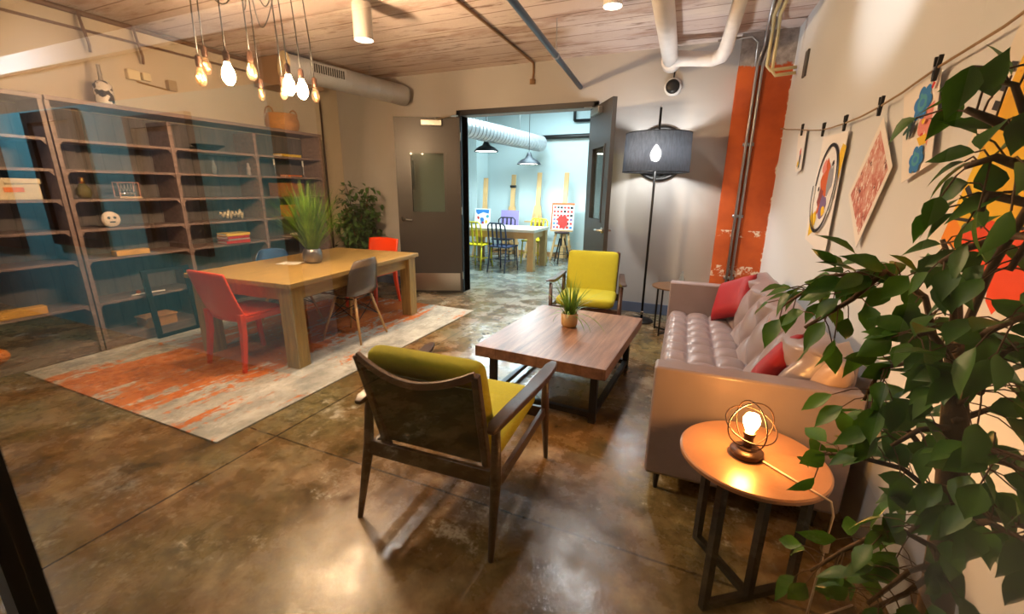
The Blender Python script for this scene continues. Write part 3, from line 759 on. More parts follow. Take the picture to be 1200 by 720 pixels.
MB().lathe([(0, 0), (.06, 0), (.08, .02), (.09, .06), (.088, .1), (.075, .135), (.07, .14), (.064, .138), (.064, .12), (0, .12)], n=28).build('pot', mat('silver_pot', (150, 146, 142), .3, metal=.8, var=.3), p, smooth=True)
m = MB()
for k in range(300):
    a = R.uniform(0, 2 * PI); r = R.uniform(0, .05)
    blade(m, (r * math.cos(a), r * math.sin(a), .12), a + R.uniform(-.5, .5), abs(R.gauss(0, .27)) + .04, R.uniform(.42, .70), R.uniform(.008, .014), droop=.6)
m.build('grass_leaves', M_grass, p, smooth=True)
m = MB(); m.box((-3.62, 2.93, pz + .002), (.2, .16, .003), rz=.3); m.box((-3.6, 2.94, pz + .005), (.17, .13, .003), rz=.45)
tag(m.build('napkin', M_wht), 'white paper napkins lying beside the silver pot on the dining table', 'napkin')

def bush(name, label, loc, pot_r, pot_h, stems, spread, h, nl, L, fmat, potm, seed):
    R = random.Random(seed)
    t = thing(name, label, 'plant', loc)
    MB().lathe([(0, 0), (pot_r * .75, 0), (pot_r, pot_h), (pot_r * .9, pot_h), (pot_r * .88, pot_h - .03), (0, pot_h - .03)], n=24).build('pot', potm, t, smooth=True)
    ms = MB(); ml = MB()
    for s in range(stems):
        a = 2 * PI * s / stems + R.uniform(-.4, .4); hh = h * R.uniform(.55, 1.); sp = spread * R.uniform(.4, 1.)
        pts = [Vector((.03 * math.cos(a), .03 * math.sin(a), pot_h - .04))]
        for k in range(1, 8):
            u = k / 7.; pts.append(Vector((math.cos(a) * sp * u ** 1.5, math.sin(a) * sp * u ** 1.5, pot_h + hh * u)) + Vector((R.uniform(-.02, .02), R.uniform(-.02, .02), 0)))
        ms.tube(pts, [.012 - .001 * k for k in range(8)], 6)
        for k in range(nl):
            i = R.randint(2, 6); f = R.random(); b = pts[i].lerp(pts[i + 1], f)
            b2 = b + Vector((R.gauss(0, .09), R.gauss(0, .09), R.gauss(0, .06)))
            d = Vector((R.uniform(-1, 1), R.uniform(-1, 1), R.uniform(-.7, .3)))
            leaf(ml, b2, d, (R.uniform(-.3, .3), R.uniform(-.3, .3), 1), L * R.uniform(.7, 1.2), L * .5)
    ms.build('stems', M_bark, t, smooth=True); ml.build('leaves', fmat, t, smooth=True)
    return t
bush('leafy_plant', 'dark leafy plant in the corner behind the dining table', (-4.50, 4.86, 0), .16, .32, 10, .24, 1.28, 105, .105, M_fol2, mat('dark_planter', (60, 54, 50), .6), 5)

# ------------------------------------------------------------------ coffee table
g = G('walnut_planks')
n = g.noise(4, 7, .62, stretch=(6, .6, 6)); pid = g.math('FLOOR', g.math('DIVIDE', g.xyz(0), .147))
tone = g.math('FRACT', g.math('MULTIPLY', g.math('SINE', g.math('MULTIPLY', pid, 45.3)), 917.1))
c = g.ramp(n, [(.3, (98, 66, 50)), (.5, (134, 96, 74)), (.7, (160, 120, 94))])
c = g.mix(g.math('MULTIPLY', tone, .3), c, (104, 70, 54))
sm = g.math('LESS_THAN', g.math('FRACT', g.math('DIVIDE', g.xyz(0), .147)), .02)
M_wal = g.done(g.mix(g.math('MULTIPLY', sm, .6), c, (54, 34, 24)), .36, n, .15, .003)
t = thing('coffee_table', 'low square-edged walnut plank coffee table on a dark metal frame', 'table', (-.845, 3.0, 0), -.045)
MB().box((0, 0, .385), (.90, 1.20, .075)).build('tabletop', M_wal, t, bevel=.004)
for sx in (-1, 1):
    for sy in (-1, 1): MB().box((sx * .36, sy * .5, .175), (.045, .045, .345)).build('leg', M_blacksteel, t, bevel=.002)
    MB().box((sx * .36, 0, .055), (.035, .96, .035)).build('stretcher', M_blacksteel, t)
    MB().box((sx * .36, 0, .337), (.04, .96, .02)).build('top_rail', M_blacksteel, t)
for sy in (-1, 1): MB().box((0, sy * .5, .055), (.68, .035, .035)).build('stretcher', M_blacksteel, t)
p = thing('spider_plant', 'small spiky plant in a tan pot on the coffee table', 'plant', (-.86, 3.1, .4225))
MB().lathe([(0, 0), (.05, 0), (.062, .02), (.066, .11), (.06, .11), (.058, .09), (0, .09)], n=24).build('pot', mat('tan_ceramic', (196, 156, 104), .35, var=.1), p, smooth=True)
m = MB(); R = random.Random(9)
for k in range(95):
    a = R.uniform(0, 2 * PI); r = R.uniform(0, .035)
    blade(m, (r * math.cos(a), r * math.sin(a), .085), a + R.uniform(-.4, .4), abs(R.gauss(0, .45)) + .06, R.uniform(.18, .36), R.uniform(.008, .014), n=6, droop=.9)
m.build('leaves', M_grass2, p, smooth=True)

# ------------------------------------------------------------------ lounge armchairs
M_teak = mat('dark_teak', (74, 48, 36), .32, var=.35, scale=8, stretch=(3, 3, .8))
M_must = mat('mustard_olive_fabric', (176, 166, 26), .85, var=.1, scale=60, bump=.15)
M_backc = mat('dark_green_backing', (54, 62, 32), .85, var=.1)
def cushion(m, w, d, h, c, M=None, n=16, soft=.35):
    """Boxy cushion with domed faces and soft edges."""
    T = Matrix.Translation(c) @ (M if M is not None else Matrix())
    def sup(a): return math.copysign(abs(a) ** soft, a)
    def fn(u, v):
        th = 2 * PI * u; ph = PI * (v - .5)
        cx, sx = math.cos(th), math.sin(th); k = abs(math.cos(ph)) ** .35
        x = sup(cx) * k; y = sup(sx) * k; z = math.copysign(abs(math.sin(ph)) ** .6, math.sin(ph))
        r = max(abs(x), abs(y))
        return T @ Vector((x * w / 2, y * d / 2, z * h / 2))
    m.grid(fn, n * 4, n)
def armchair(loc, rz, label):
    c = thing('lounge_armchair', label, 'armchair', loc, rz, 'mustard lounge armchairs')
    # backrest plane: from (y=-.24,z=.34) up to (y=-.47,z=.83)
    B0, B1 = Vector((0, -.25, .33)), Vector((0, -.385, .80)); bd = (B1 - B0).normalized()
    for s in (-1, 1):
        MB().tube([(s * .305, -.29, .56), (s * .312, -.31, .32), (s * .325, -.39, 0)], [.017, .024, .012], 12).build('leg', M_teak, c, smooth=True)
        MB().tube([(s * .34, .26, .56), (s * .33, .30, .30), (s * .325, .365, 0)], [.017, .022, .012], 12).build('leg', M_teak, c, smooth=True)
        m = MB()
        m.rect_tube([(s * .31, -.36, .56), (s * .312, -.32, .57), (s * .32, -.16, .565), (s * .335, .05, .56), (s * .348, .2, .568), (s * .358, .29, .585), (s * .362, .335, .592)],
                    [.03, .055, .06, .062, .068, .06, .03], [.02, .028, .032, .032, .03, .024, .014])
        m.build('armrest', M_teak, c, smooth=False, bevel=.008)
        MB().rect_tube([(s * .315, -.31, .30), (s * .328, .30, .33)], .022, .05).build('side_rail', M_teak, c, bevel=.004)
        MB().rect_tube([B0 + Vector((s * .25, .0, -.03)), B0.lerp(B1, .5) + Vector((s * .255, 0, 0)), B1 + Vector((s * .265, 0, .0))], [.03, .032, .03], [.04, .036, .03], up=(0, 1, 0)).build('back_post', M_teak, c, bevel=.006)
    MB().rect_tube([(-.312, -.31, .325), (.312, -.31, .325)], .022, .075).build('rear_rail', M_teak, c, bevel=.004)
    MB().rect_tube([(-.33, .3, .315), (.33, .3, .315)], .022, .06).build('front_rail', M_teak, c, bevel=.004)
    pts = []
    for k in range(13):
        u = k / 6. - 1
        pts.append(B1 + Vector((u * .265, -.025 * (1 - u * u), -.075 * (1 - abs(u) ** 1.8))))
    MB().rect_tube(pts, [.02] * 13, [.03] * 13).build('top_rail', mat_rail, c, bevel=.004)
    m = MB()
    for k in (.14, .3, .46, .62): m.rect_tube([B0.lerp(B1, k) + Vector((-.25, .012, 0)), B0.lerp(B1, k) + Vector((0, .008, 0)), B0.lerp(B1, k) + Vector((.25, .012, 0))], .008, .02)
    m.build('back_slats', M_teak, c)
    m = MB(); ang = math.atan2(.135, .47)
    cc = B0.lerp(B1, .56) + Vector((0, .072, -.005))
    cushion(m, .53, .47, .105, cc, Matrix.Rotation(PI / 2 + ang, 4, 'X'), soft=.16); m.build('back_cushion', M_must, c, smooth=True)
    m = MB(); cb = B0.lerp(B1, .44) + Vector((0, .0, .0)); m.box(cb, (.49, .40, .006), M=Matrix.Rotation(PI / 2 + ang, 4, 'X')); m.build('back_panel', M_backc, c)
    m = MB(); cushion(m, .56, .58, .115, (0, .05, .385), Matrix.Rotation(.05, 4, 'X'), soft=.18); m.build('seat_cushion', M_must, c, smooth=True)
    return c
mat_rail = mat('worn_teak_edge', (128, 98, 74), .4, var=.2)
armchair((-.965, 1.63, 0), .04, 'mustard armchair in front of the coffee table, its dark wooden back towards the glass')
armchair((-1.0, 4.27, 0), PI + .12, 'mustard armchair beyond the coffee table, facing the glass')

# ------------------------------------------------------------------ sofa
M_leath = mat('taupe_leather', (152, 136, 137), .3, var=.12, scale=5, bump=.06, bscale=90, spec=.6)
SO = thing('tufted_sofa', 'long taupe leather sofa with button tufted seat and back along the right wall', 'sofa', (-.125, 1.93, 0), math.radians(2.1))
SL, SD = 2.12, .80
m = MB(); m.box((SD / 2, SL / 2, .2), (SD - .01, SL - .01, .17)); m.build('base_frame', M_leath, SO, bevel=.012)
for yy in (.055, SL - .055): MB().box((SD / 2, yy, .40), (SD, .11, .555)).build('arm', M_leath, SO, bevel=.014)
def tuft(u, v, nu, nv, diamond):
    a, b = u * nu, v * nv
    if diamond: a, b = a + b, a - b
    fa, fb = abs(math.sin(PI * a)), abs(math.sin(PI * b))
    return (fa * fb) ** .45 if not diamond else (fa * fb) ** .4
m = MB()
def seat(u, v):
    e = min(u, 1 - u) * 12; f = min(v, 1 - v) * 24; rim = math.sin(PI / 2 * min(1, e)) ** .5 * math.sin(PI / 2 * min(1, f)) ** .5
    d = tuft(u, v, 4, 11, False)
    return Vector((.0 + u * .66, .112 + v * (SL - .224), .31 + rim * (.10 + .035 * d)))
m.grid(seat, 48, 132); m.build('seat_cushion', M_leath, SO, smooth=True)
m = MB(); m.box((.33, SL / 2, .30), (.655, SL - .224, .06)); m.build('seat_deck', M_leath, SO)
m = MB()
def bk(u, v):
    # v along the sofa, u from the seat up over the top to the back
    th = .06 * math.sin(PI * min(1, max(0, v)) ) 
    f = min(v, 1 - v) * 22; rim = math.sin(PI / 2 * min(1, f)) ** .5
    if u < .72:
        k = u / .72; d = tuft(k, v, 1.0, 5.0, True)
        y0 = .70 - .28 * (1 - k) ** 1.0 * .55
        return Vector((.56 + .10 * k - rim * (.045 + .065 * d) + (1 - rim) * .06, .112 + v * (SL - .224), .40 + .40 * k * (.97 + .03 * rim)))
    k = (u - .72) / .28; a = PI / 2 * k
    return Vector((.66 - .055 * rim + (.135 + .0) * math.sin(a) * (.4 + .6 * rim), .112 + v * (SL - .224), .80 * (.97 + .03 * rim) + .035 * math.sin(2 * a) * rim - .32 * max(0, k - .6) ))
m.grid(bk, 40, 132); m.build('backrest', M_leath, SO, smooth=True)
MB().box((.745, SL / 2, .46), (.10, SL - .23, .62)).build('back_frame', M_leath, SO, bevel=.02)
for sx in (.06, SD - .07):
    for yy in (.07, SL - .07): MB().tube([(sx, yy, .12), (sx, yy, 0)], [.018, .01], 10).build('leg', M_blacksteel, SO)

def pillow(name, label, loc, w, t, M, m_):
    b = MB()
    def fn(sgn):
        def f(u, v):
            x, y = 2 * u - 1, 2 * v - 1
            h = t * ((1 - x ** 4) * (1 - y ** 4)) ** .55
            pin = 1 - .07 * (1 - x * x) * y * y - .0; pin2 = 1 - .07 * (1 - y * y) * x * x
            return M @ Vector((x * w / 2 * pin2, y * w / 2 * pin, sgn * h / 2))
        return f
    b.grid(fn(1), 20, 20); b.grid(fn(-1), 20, 20)
    o = tag(b.build(name, m_, smooth=True), label, 'cushion')
    o.location = loc
    return o
M_crim = mat('crimson_velvet', (158, 18, 28), .6, var=.15, bump=.1)
E_ = lambda a, b, c: (Matrix.Rotation(c, 4, 'Z') @ Matrix.Rotation(b, 4, 'Y') @ Matrix.Rotation(a, 4, 'X'))
pillow('throw_pillow', 'red throw pillow leaning at the far end of the sofa', (.29, 3.74, .42), .36, .13, E_(0, -1.05, .5) @ Matrix.Rotation(.5, 4, 'Z'), M_crim)
pillow('throw_pillow', 'red throw pillow half hidden behind the near arm of the sofa', (.41, 2.31, .405), .33, .12, E_(0, -1.15, -.5) @ Matrix.Rotation(.7, 4, 'Z'), M_crim)
pillow('throw_pillow', 'tan leather pillow in the near corner of the sofa by the wall', (.575, 2.19, .44), .36, .15, E_(.1, -1.2, -.35), mat('tan_leather', (190, 160, 138), .35, var=.1, spec=.6))

# ------------------------------------------------------------------ small tables, lamps
M_copper = mat('copper_tone_tabletop', (176, 128, 92), .3, metal=.35, var=.1, scale=3)
t = thing('side_table', 'round copper-toned side table on black bars in front of the sofa arm', 'side table', (.255, 1.565, 0))
MB().lathe([(0, .528), (.228, .528), (.238, .534), (.238, .546), (.232, .55), (0, .55)], n=56).build('tabletop', M_copper, t, smooth=False)
Pa, Pb, Pc = Vector((-.10, -.19, 0)), Vector((.22, .05, 0)), Vector((-.13, .17, 0)); Pm = (Pa + Pb) / 2
for a in (Pa, Pb, Pc, Pm): MB().box((a.x * .93, a.y * .93, .264), (.026, .026, .528), rz=.65).build('leg', M_blacksteel, t)
up = Vector((0, 0, .013))
MB().rect_tube([Pa * .93 + up, Pb * .93 + up], .026, .026).build('foot_bar', M_blacksteel, t); MB().rect_tube([Pc * .93 + up, Pm * .93 + up], .026, .026).build('foot_bar', M_blacksteel, t)
MB().rect_tube([Pa * .93 + up * 39.6, Pb * .93 + up * 39.6], .024, .024).build('top_bar', M_blacksteel, t); MB().rect_tube([Pc * .93 + up * 39.6, Pm * .93 + up * 39.6], .024, .024).build('top_bar', M_blacksteel, t)

M_bronze = mat('dark_bronze', (64, 44, 34), .35, metal=.6)
L = thing('globe_table_lamp', 'small table lamp with an open globe of metal rings around a glowing bulb', 'lamp', (.235, 1.555, .5505))
MB().lathe([(0, 0), (.052, 0), (.054, .006), (.054, .02), (.046, .026), (.034, .028), (.03, .036), (0, .036)], n=32).build('base', M_bronze, L, smooth=False, bevel=.001)
MB().lathe([(0, .034), (.016, .034), (.016, .075), (.019, .078), (.019, .09), (0, .09)], n=18).build('socket', M_bronze, L)
m = MB(); cz = .118; r = .083
for k in range(2):
    a = k * PI / 2 + .5; u = Vector((math.cos(a), math.sin(a), 0))
    m.tube([Vector((0, 0, cz)) + u * (r * math.cos(2 * PI * j / 40)) + Vector((0, 0, r * math.sin(2 * PI * j / 40))) for j in range(40)], .0024, 6, closed=True)
for tz in (.0,):
    T = Matrix.Rotation(.35, 4, 'X') @ Matrix.Rotation(.2, 4, 'Y')
    m.tube([Vector((0, 0, cz)) + T @ Vector((r * math.cos(2 * PI * j / 40), r * math.sin(2 * PI * j / 40), 0)) for j in range(40)], .0024, 6, closed=True)
m.build('ring_cage', M_bronze, L, smooth=True)
E_warm = emis('warm_glowing_bulb', (255, 176, 90), 330)
MB().lathe([(0, .09), (.012, .092), (.018, .105), (.026, .125), (.027, .14), (.02, .156), (0, .164)], n=20).build('bulb', E_warm, L, smooth=True)
M_cordw = mat('pale_lamp_cord', (214, 190, 160), .5)
m = MB(); ox, oy, oz = .235, 1.555, .5505
q = lambda pts: [(x - ox, y - oy, z - oz) for x, y, z in pts]
m.tube(q([(.28, 1.53, .556), (.36, 1.46, .555), (.42, 1.415, .553), (.455, 1.40, .545), (.468, 1.40, .5), (.468, 1.405, .42), (.47, 1.41, .3), (.475, 1.43, .15), (.48, 1.45, .01), (.52, 1.5, .004), (.66, 1.62, .004)]), .0035, 8)
m.build('cord', M_cordw, L, smooth=True)
MB().box(q([(.469, 1.407, .385)])[0], (.022, .02, .05)).build('cord_switch', M_cordw, L, bevel=.005)

t = thing('side_table', 'small round brown side table at the far end of the sofa by the floor lamp', 'side table', (-.20, 4.62, 0))
MB().lathe([(0, .49), (.205, .49), (.21, .495), (.21, .505), (0, .51)], n=48).build('tabletop', mat('brown_tabletop', (112, 82, 58), .4, var=.2), t)
for a in (2.6, 4.2, 5.8, .9): MB().tube([(.18 * math.cos(a), .18 * math.sin(a), .49), (.18 * math.cos(a), .18 * math.sin(a), 0)], .009, 8).build('leg', M_blacksteel, t)
MB().rect_tube([(.18 * math.cos(2.6), .18 * math.sin(2.6), .02), (.18 * math.cos(5.8), .18 * math.sin(5.8), .02)], .014, .014).build('foot_bar', M_blacksteel, t)
MB().rect_tube([(.18 * math.cos(4.2), .18 * math.sin(4.2), .02), (.18 * math.cos(.9), .18 * math.sin(.9), .02)], .014, .014).build('foot_bar', M_blacksteel, t)
m = MB(); m.lathe([(0, 0), (.03, 0), (.03, .08), (.012, .11), (.012, .15), (0, .15)], (-.13, 4.62, .5105), 18)
solo(m, 'glass_bottle', M_clearg, 'clear glass bottle standing on the small brown side table', 'bottle', smooth=True)

FL = thing('floor_lamp', 'tall black floor lamp with a wide drum shade beside the studio doors', 'floor lamp', (-.52, 4.925, 0))
MB().lathe([(0, 0), (.13, 0), (.132, .008), (.125, .02), (.02, .03), (0, .03)], n=40).build('base', M_blacksteel, FL, smooth=True)
MB().tube([(0, 0, .025), (0, 0, 2.26)], .0125, 12).build('pole', M_blacksteel, FL, smooth=True)
MB().lathe([(.014, .08), (.02, .085), (.02, .115), (.014, .12)], n=14).build('foot_collar', M_chrome, FL)
MB().lathe([(0, 2.20), (.012, 2.20), (.012, 2.225), (.006, 2.24), (0, 2.26)], (0, 0, .03), 12).build('finial', M_chrome, FL)
m_, N_, L_n, b_ = new_mat('black_linen_shade')
out_ = N_['Material Output']; nz = N_.new('ShaderNodeTexNoise'); nz.inputs['Scale'].default_value = 60; tcx = N_.new('ShaderNodeTexCoord'); mpx = N_.new('ShaderNodeMapping'); mpx.inputs['Scale'].default_value = (1, 1, .25)
L_n.new(tcx.outputs['Object'], mpx.inputs[0]); L_n.new(mpx.outputs[0], nz.inputs['Vector'])
crp = N_.new('ShaderNodeValToRGB'); crp.color_ramp.elements[0].position = .35; crp.color_ramp.elements[1].position = .65
crp.color_ramp.elements[0].color = (.012, .013, .016, 1); crp.color_ramp.elements[1].color = (.05, .055, .065, 1); L_n.new(nz.outputs['Fac'], crp.inputs[0])
L_n.new(crp.outputs[0], b_.inputs['Base Color']); b_.inputs['Roughness'].default_value = .8
tl = N_.new('ShaderNodeBsdfTranslucent'); tl.inputs['Color'].default_value = (.62, .68, .8, 1)
mxs = N_.new('ShaderNodeMixShader'); mxs.inputs[0].default_value = .08
L_n.new(b_.outputs[0], mxs.inputs[1]); L_n.new(tl.outputs[0], mxs.inputs[2]); trs = N_.new('ShaderNodeBsdfTransparent'); mx2 = N_.new('ShaderNodeMixShader'); mx2.inputs[0].default_value = .11
L_n.new(mxs.outputs[0], mx2.inputs[1]); L_n.new(trs.outputs[0], mx2.inputs[2]); L_n.new(mx2.outputs[0], out_.inputs['Surface'])
m = MB(); m.lathe([(.335, 1.63), (.325, 2.01)], n=64); m.build('shade', m_, FL, smooth=True, solid=.002)
m = MB()
for z, r in ((1.63, .335), (2.01, .325)): m.tube([(r * math.cos(2 * PI * j / 64), r * math.sin(2 * PI * j / 64), z) for j in range(64)], .004, 6, closed=True)
for k in range(3):
    a = 2 * PI * k / 3 + .4; m.tube([(0, 0, 1.98), (.326 * math.cos(a), .326 * math.sin(a), 1.99)], .003, 6)
m.build('shade_frame', M_blacksteel, FL)
MB().lathe([(0, 1.73), (.035, 1.745), (.055, 1.79), (.05, 1.83), (.02, 1.88), (0, 1.9)], (-.0, -.1, .0), 18).build('bulb', emis('cool_lamp_bulb', (255, 252, 250), 260), FL, smooth=True)

RG = thing('round_mirror', 'black-rimmed round wall mirror behind the floor lamp shade', 'mirror', (-.52, 5.3, 1.55))
m = MB(); m.tube([(.27 * math.cos(2 * PI * j / 56), -.02, .29 + .27 * math.sin(2 * PI * j / 56)) for j in range(56)], .022, 10, closed=True); m.build('rim', M_black, RG, smooth=True)
MB().lathe([(0, 0), (.26, 0), (.26, .012), (0, .012)], (0, 0, .29), 48, Matrix.Rotation(PI / 2, 4, 'X')).build('mirror_glass', mat('dim_mirror', (120, 118, 116), .08, metal=1.), RG)

# ------------------------------------------------------------------ pendant bulbs over the dining table
HUB = Vector((-3.02, 2.36, 2.9))
ro = thing('pendant_canopy', 'ceiling canopy gathering the looping black cords of the pendant bulbs', 'light fitting', HUB)
MB().lathe([(0, 0), (.09, 0), (.09, -.025), (.03, -.05), (0, -.05)], n=28).build('plate', M_black, ro)
m = MB(); R = random.Random(4)
for k in range(7):
    a = 2 * PI * k / 7 + R.uniform(-.3, .3); rr = R.uniform(.22, .5); dz = R.uniform(.16, .34)
    m.tube([(rr * t * math.cos(a) + .03 * math.sin(5 * t + k), rr * t * math.sin(a), -.05 - dz * math.sin(PI * min(1, t * 1.0)) * (1.0 if t < 1 else 0) - 0 + .05 * t) for t in [j / 14. for j in range(15)]], .0042, 6)
m.build('looping_cords', M_black, ro, smooth=True)
M_clrb = clear('clear_bulb_glass', (255, 236, 210), opacity=.04, rough=.02)
E_fil = emis('filament', (255, 170, 80), 40)
E_bulb = emis('bright_bulb', (255, 211, 162), 1050)
PB = [(-3.1, 2.02, 2.13, 0, 'leftmost clear pendant bulb of the cluster, hanging slightly lower than its neighbour'), (-3.33, 2.22, 2.26, 0, 'second clear pendant bulb from the left, just above the leftmost one'),
      (-2.93, 2.09, 2.14, 1, 'big glowing pendant bulb at the left of the cluster'), (-2.97, 2.29, 2.21, 0, 'clear pendant bulb right of the big glowing one on the left'),
      (-3.22, 2.54, 2.14, 0, 'small low pendant bulb in the middle of the cluster'), (-2.97, 2.53, 2.13, 0, 'small pendant bulb just left of the two glowing bulbs on the right'),
      (-2.79, 2.43, 2.13, 1, 'glowing pendant bulb, left one of the bright pair at the right'), (-2.81, 2.56, 2.13, 1, 'glowing pendant bulb, right one of the bright pair at the right'),
      (-2.97, 2.83, 2.16, 0, 'rightmost clear pendant bulb of the cluster')]
for k, (x, y, z, on, lab) in enumerate(PB):
    t = thing('pendant_bulb', lab, 'pendant light', (x, y, z - .06), 0, 'bare pendant bulbs over the dining table')
    big = 1.15 if on else 1.
    if k in (4, 5): big = .78
    prof = [(0, 0), (.014, .003), (.03, .025), (.034, .05), (.028, .08), (.016, .105), (.013, .12), (0, .12)]
    MB().lathe([(r * big, zz * big) for r, zz in prof], n=20).build('bulb', E_bulb if on else M_clrb, t, smooth=True)
    if not on:
        m = MB(); m.tube([(.008 * math.cos(j * PI), .008 * math.sin(j), .03 + .05 * (j % 2)) for j in range(6)], .0016, 5); m.build('filament', E_fil, t)
    zt = .12 * big
    MB().lathe([(0, zt - .004), (.017, zt - .004), (.019, zt + .01), (.019, zt + .055), (.008, zt + .068), (0, zt + .068)], n=16).build('socket', M_bronze, t, smooth=False)
    top = 2.9 - (z - .06)
    dx, dy = (HUB.x - x) * .08, (HUB.y - y) * .08
    MB().tube([(0, 0, zt + .06), (dx * .2, dy * .2, zt + .3), (dx, dy, top)], .0042, 6).build('cord', M_black, t, smooth=True)

# ------------------------------------------------------------------ right wall: clothes line, papers, canvas
m = MB(); LN = [(5.05, 2.03), (4.7, 1.98), (4.32, 1.935), (3.95, 1.885), (3.6, 1.845), (3.37, 1.832), (3.15, 1.826), (2.9, 1.825), (2.68, 1.835), (2.45, 1.855), (2.18, 1.89), (1.85, 1.915), (1.4, 1.99), (1.0, 2.06)]
OFF = .036
m.tube([(WX(y) - OFF, y, z) for y, z in LN], .0045, 6); m.tube([(WX(5.06) - .002, 5.06, 2.03), (WX(5.05) - OFF, 5.05, 2.03)], .006, 6); m.tube([(WX(.99) - .002, .99, 2.06), (WX(1.) - OFF, 1., 2.06)], .006, 6)
solo(m, 'clothes_line', mat('jute_string', (150, 124, 92), .8), 'thin jute clothes line strung along the right wall', 'string', smooth=True)
def lz(y):
    for (a, za), (b, zb) in zip(LN, LN[1:]):
        if b <= y <= a: return zb + (za - zb) * (y - b) / (a - b)
def peg(y, label):
    c = thing('clothes_peg', label, 'clothes peg', (WX(y) - OFF, y, lz(y) - .03), 0, 'black clothes pegs on the string')
    for s in (-1, 1): MB().box((0, s * .010, .03), (.014, .009, .085), M=Matrix.Rotation(-s * .2, 4, 'X')).build('jaw', M_black, c, bevel=.002)
    MB().tube([(-.009, 0, .03), (.009, 0, .03)], .006, 8).build('spring', M_steel, c)
peg(4.15, 'black clothes peg holding the small drawing nearest the column'); peg(3.55, 'black clothes peg at the left corner of the circle painting')
peg(3.13, 'black clothes peg at the right corner of the circle painting'); peg(2.66, 'black clothes peg at the top of the tilted red and white print'); peg(2.2, 'black clothes peg above the drawing with blue flowers')
def art(name, label, corners, paint, m_list, bow=.0):
    """A sheet given by four (y, z) corners standing off the wall; paint() adds coloured patches a hair in front of it."""
    b = MB(); b.mi = 0
    P = lambda y, z, o=0.: Vector((WX(y) - .022 - o - bow * max(0, (1.8 - z)), y, z))
    b.prism([P(*c) for c in corners], (.0016, 0, 0))
    for k, (mi, poly) in enumerate(paint):
        b.mi = mi; b.poly([P(y, z, .0006 + .0003 * k) for y, z in poly])
    b.mi = 0
    return tag(b.build(name, m_list, weld=False), label, 'picture', 'art papers pegged on the right wall')
def ell(cy, cz, ry, rz_, n=28, a0=0., rot=0.):
    return [(cy + ry * math.cos(a0 + 2 * PI * k / n) * math.cos(rot) - rz_ * math.sin(a0 + 2 * PI * k / n) * math.sin(rot), cz + ry * math.cos(a0 + 2 * PI * k / n) * math.sin(rot) + rz_ * math.sin(a0 + 2 * PI * k / n) * math.cos(rot)) for k in range(n)]
def blob(cy, cz, r, R, n=11, sy=1.):
    return [(cy + r * sy * R.uniform(.6, 1.25) * math.cos(2 * PI * k / n), cz + r * R.uniform(.6, 1.25) * math.sin(2 * PI * k / n)) for k in range(n)]
pt = lambda n, c: mat('paint_' + n, c, .7)
Mp = [mat('art_paper', (232, 226, 220), .8), pt('black', (24, 22, 26)), pt('yellow', (232, 190, 40)), pt('orange', (204, 92, 36)), pt('violet', (120, 96, 140)), pt('grey', (150, 150, 156)),
      pt('blue', (44, 120, 190)), pt('green', (30, 70, 56)), pt('pink', (226, 140, 130)), pt('maroon', (140, 64, 60)), pt('teal', (70, 150, 170)), pt('white', (236, 232, 228)), pt('red', (206, 50, 44))]
R = random.Random(12)
art('art_paper', 'small paper with a dab of colour, pegged nearest the orange column', [(4.33, 1.90), (4.07, 1.92), (4.03, 1.61), (4.2, 1.60)], [(1, blob(4.13, 1.7, .05, R, 9, .5)), (2, blob(4.17, 1.66, .03, R)), (12, blob(4.14, 1.75, .025, R)), (7, blob(4.12, 1.65, .025, R))], Mp)
def ringq(cy, cz, ry, rz_, w, rot):
    o, i = ell(cy, cz, ry, rz_, 40, 0, rot), ell(cy, cz, ry - w, rz_ - w, 40, 0, rot)
    return [[o[k], o[(k + 1) % 40], i[(k + 1) % 40], i[k]] for k in range(40)]
cy, cz = 3.32, 1.47
pa = [(2, [(3.52, 1.30), (3.50, 1.16), (3.36, 1.22), (3.30, 1.42), (3.46, 1.5)]), (2, [(3.14, 1.72), (3.07, 1.7), (3.10, 1.52), (3.2, 1.62)]), (11, ell(cy, cz, .2, .255, 32, 0, .1)),
      (3, [(3.36, 1.66), (3.28, 1.6), (3.26, 1.45), (3.34, 1.34), (3.42, 1.3), (3.38, 1.42), (3.44, 1.52)]), (9, blob(3.38, 1.42, .06, R)), (5, blob(3.25, 1.52, .09, R, 12, .7)), (4, blob(3.3, 1.36, .07, R)), (8, blob(3.4, 1.6, .05, R)), (2, blob(3.27, 1.34, .035, R)), (2, blob(3.43, 1.28, .05, R)), (1, blob(3.24, 1.62, .02, R)), (1, blob(3.44, 1.47, .018, R))]
pa += [(1, qd) for qd in ringq(cy, cz, .215, .27, .022, .1)]
art('art_paper', 'painted paper with a thick black circle over yellow and orange shapes', [(3.575, 1.80), (3.09, 1.78), (3.07, 1.08), (3.56, 1.14)], pa, Mp)
g = G('scribbled_red_print'); n1 = g.noise(9, 8, .75, stretch=(1, 1, 1)); n2 = g.noise(26, 4, .7, stretch=(1, 1.6, .7), loc=(3, 1, 2)); n3 = g.noise(17, 6, .7, loc=(8, 5, 1))
c = g.ramp(n1, [(.3, (120, 52, 50)), (.46, (196, 120, 108)), (.58, (214, 176, 164)), (.72, (160, 84, 60))])
c = g.mix(g.smooth(n2, .55, .6), c, (232, 222, 214)); c = g.mix(g.smooth(n3, .6, .64), c, (98, 48, 52)); M_scrib = g.done(c, .7)
Mp.append(M_scrib); pa = [(13, [(2.845, 1.44), (2.635, 1.73), (2.455, 1.55), (2.622, 1.25)])]
art('art_paper', 'print of dense red and white scribbles hanging tilted by one corner', [(2.885, 1.44), (2.64, 1.79), (2.42, 1.56), (2.62, 1.19)], pa, Mp)
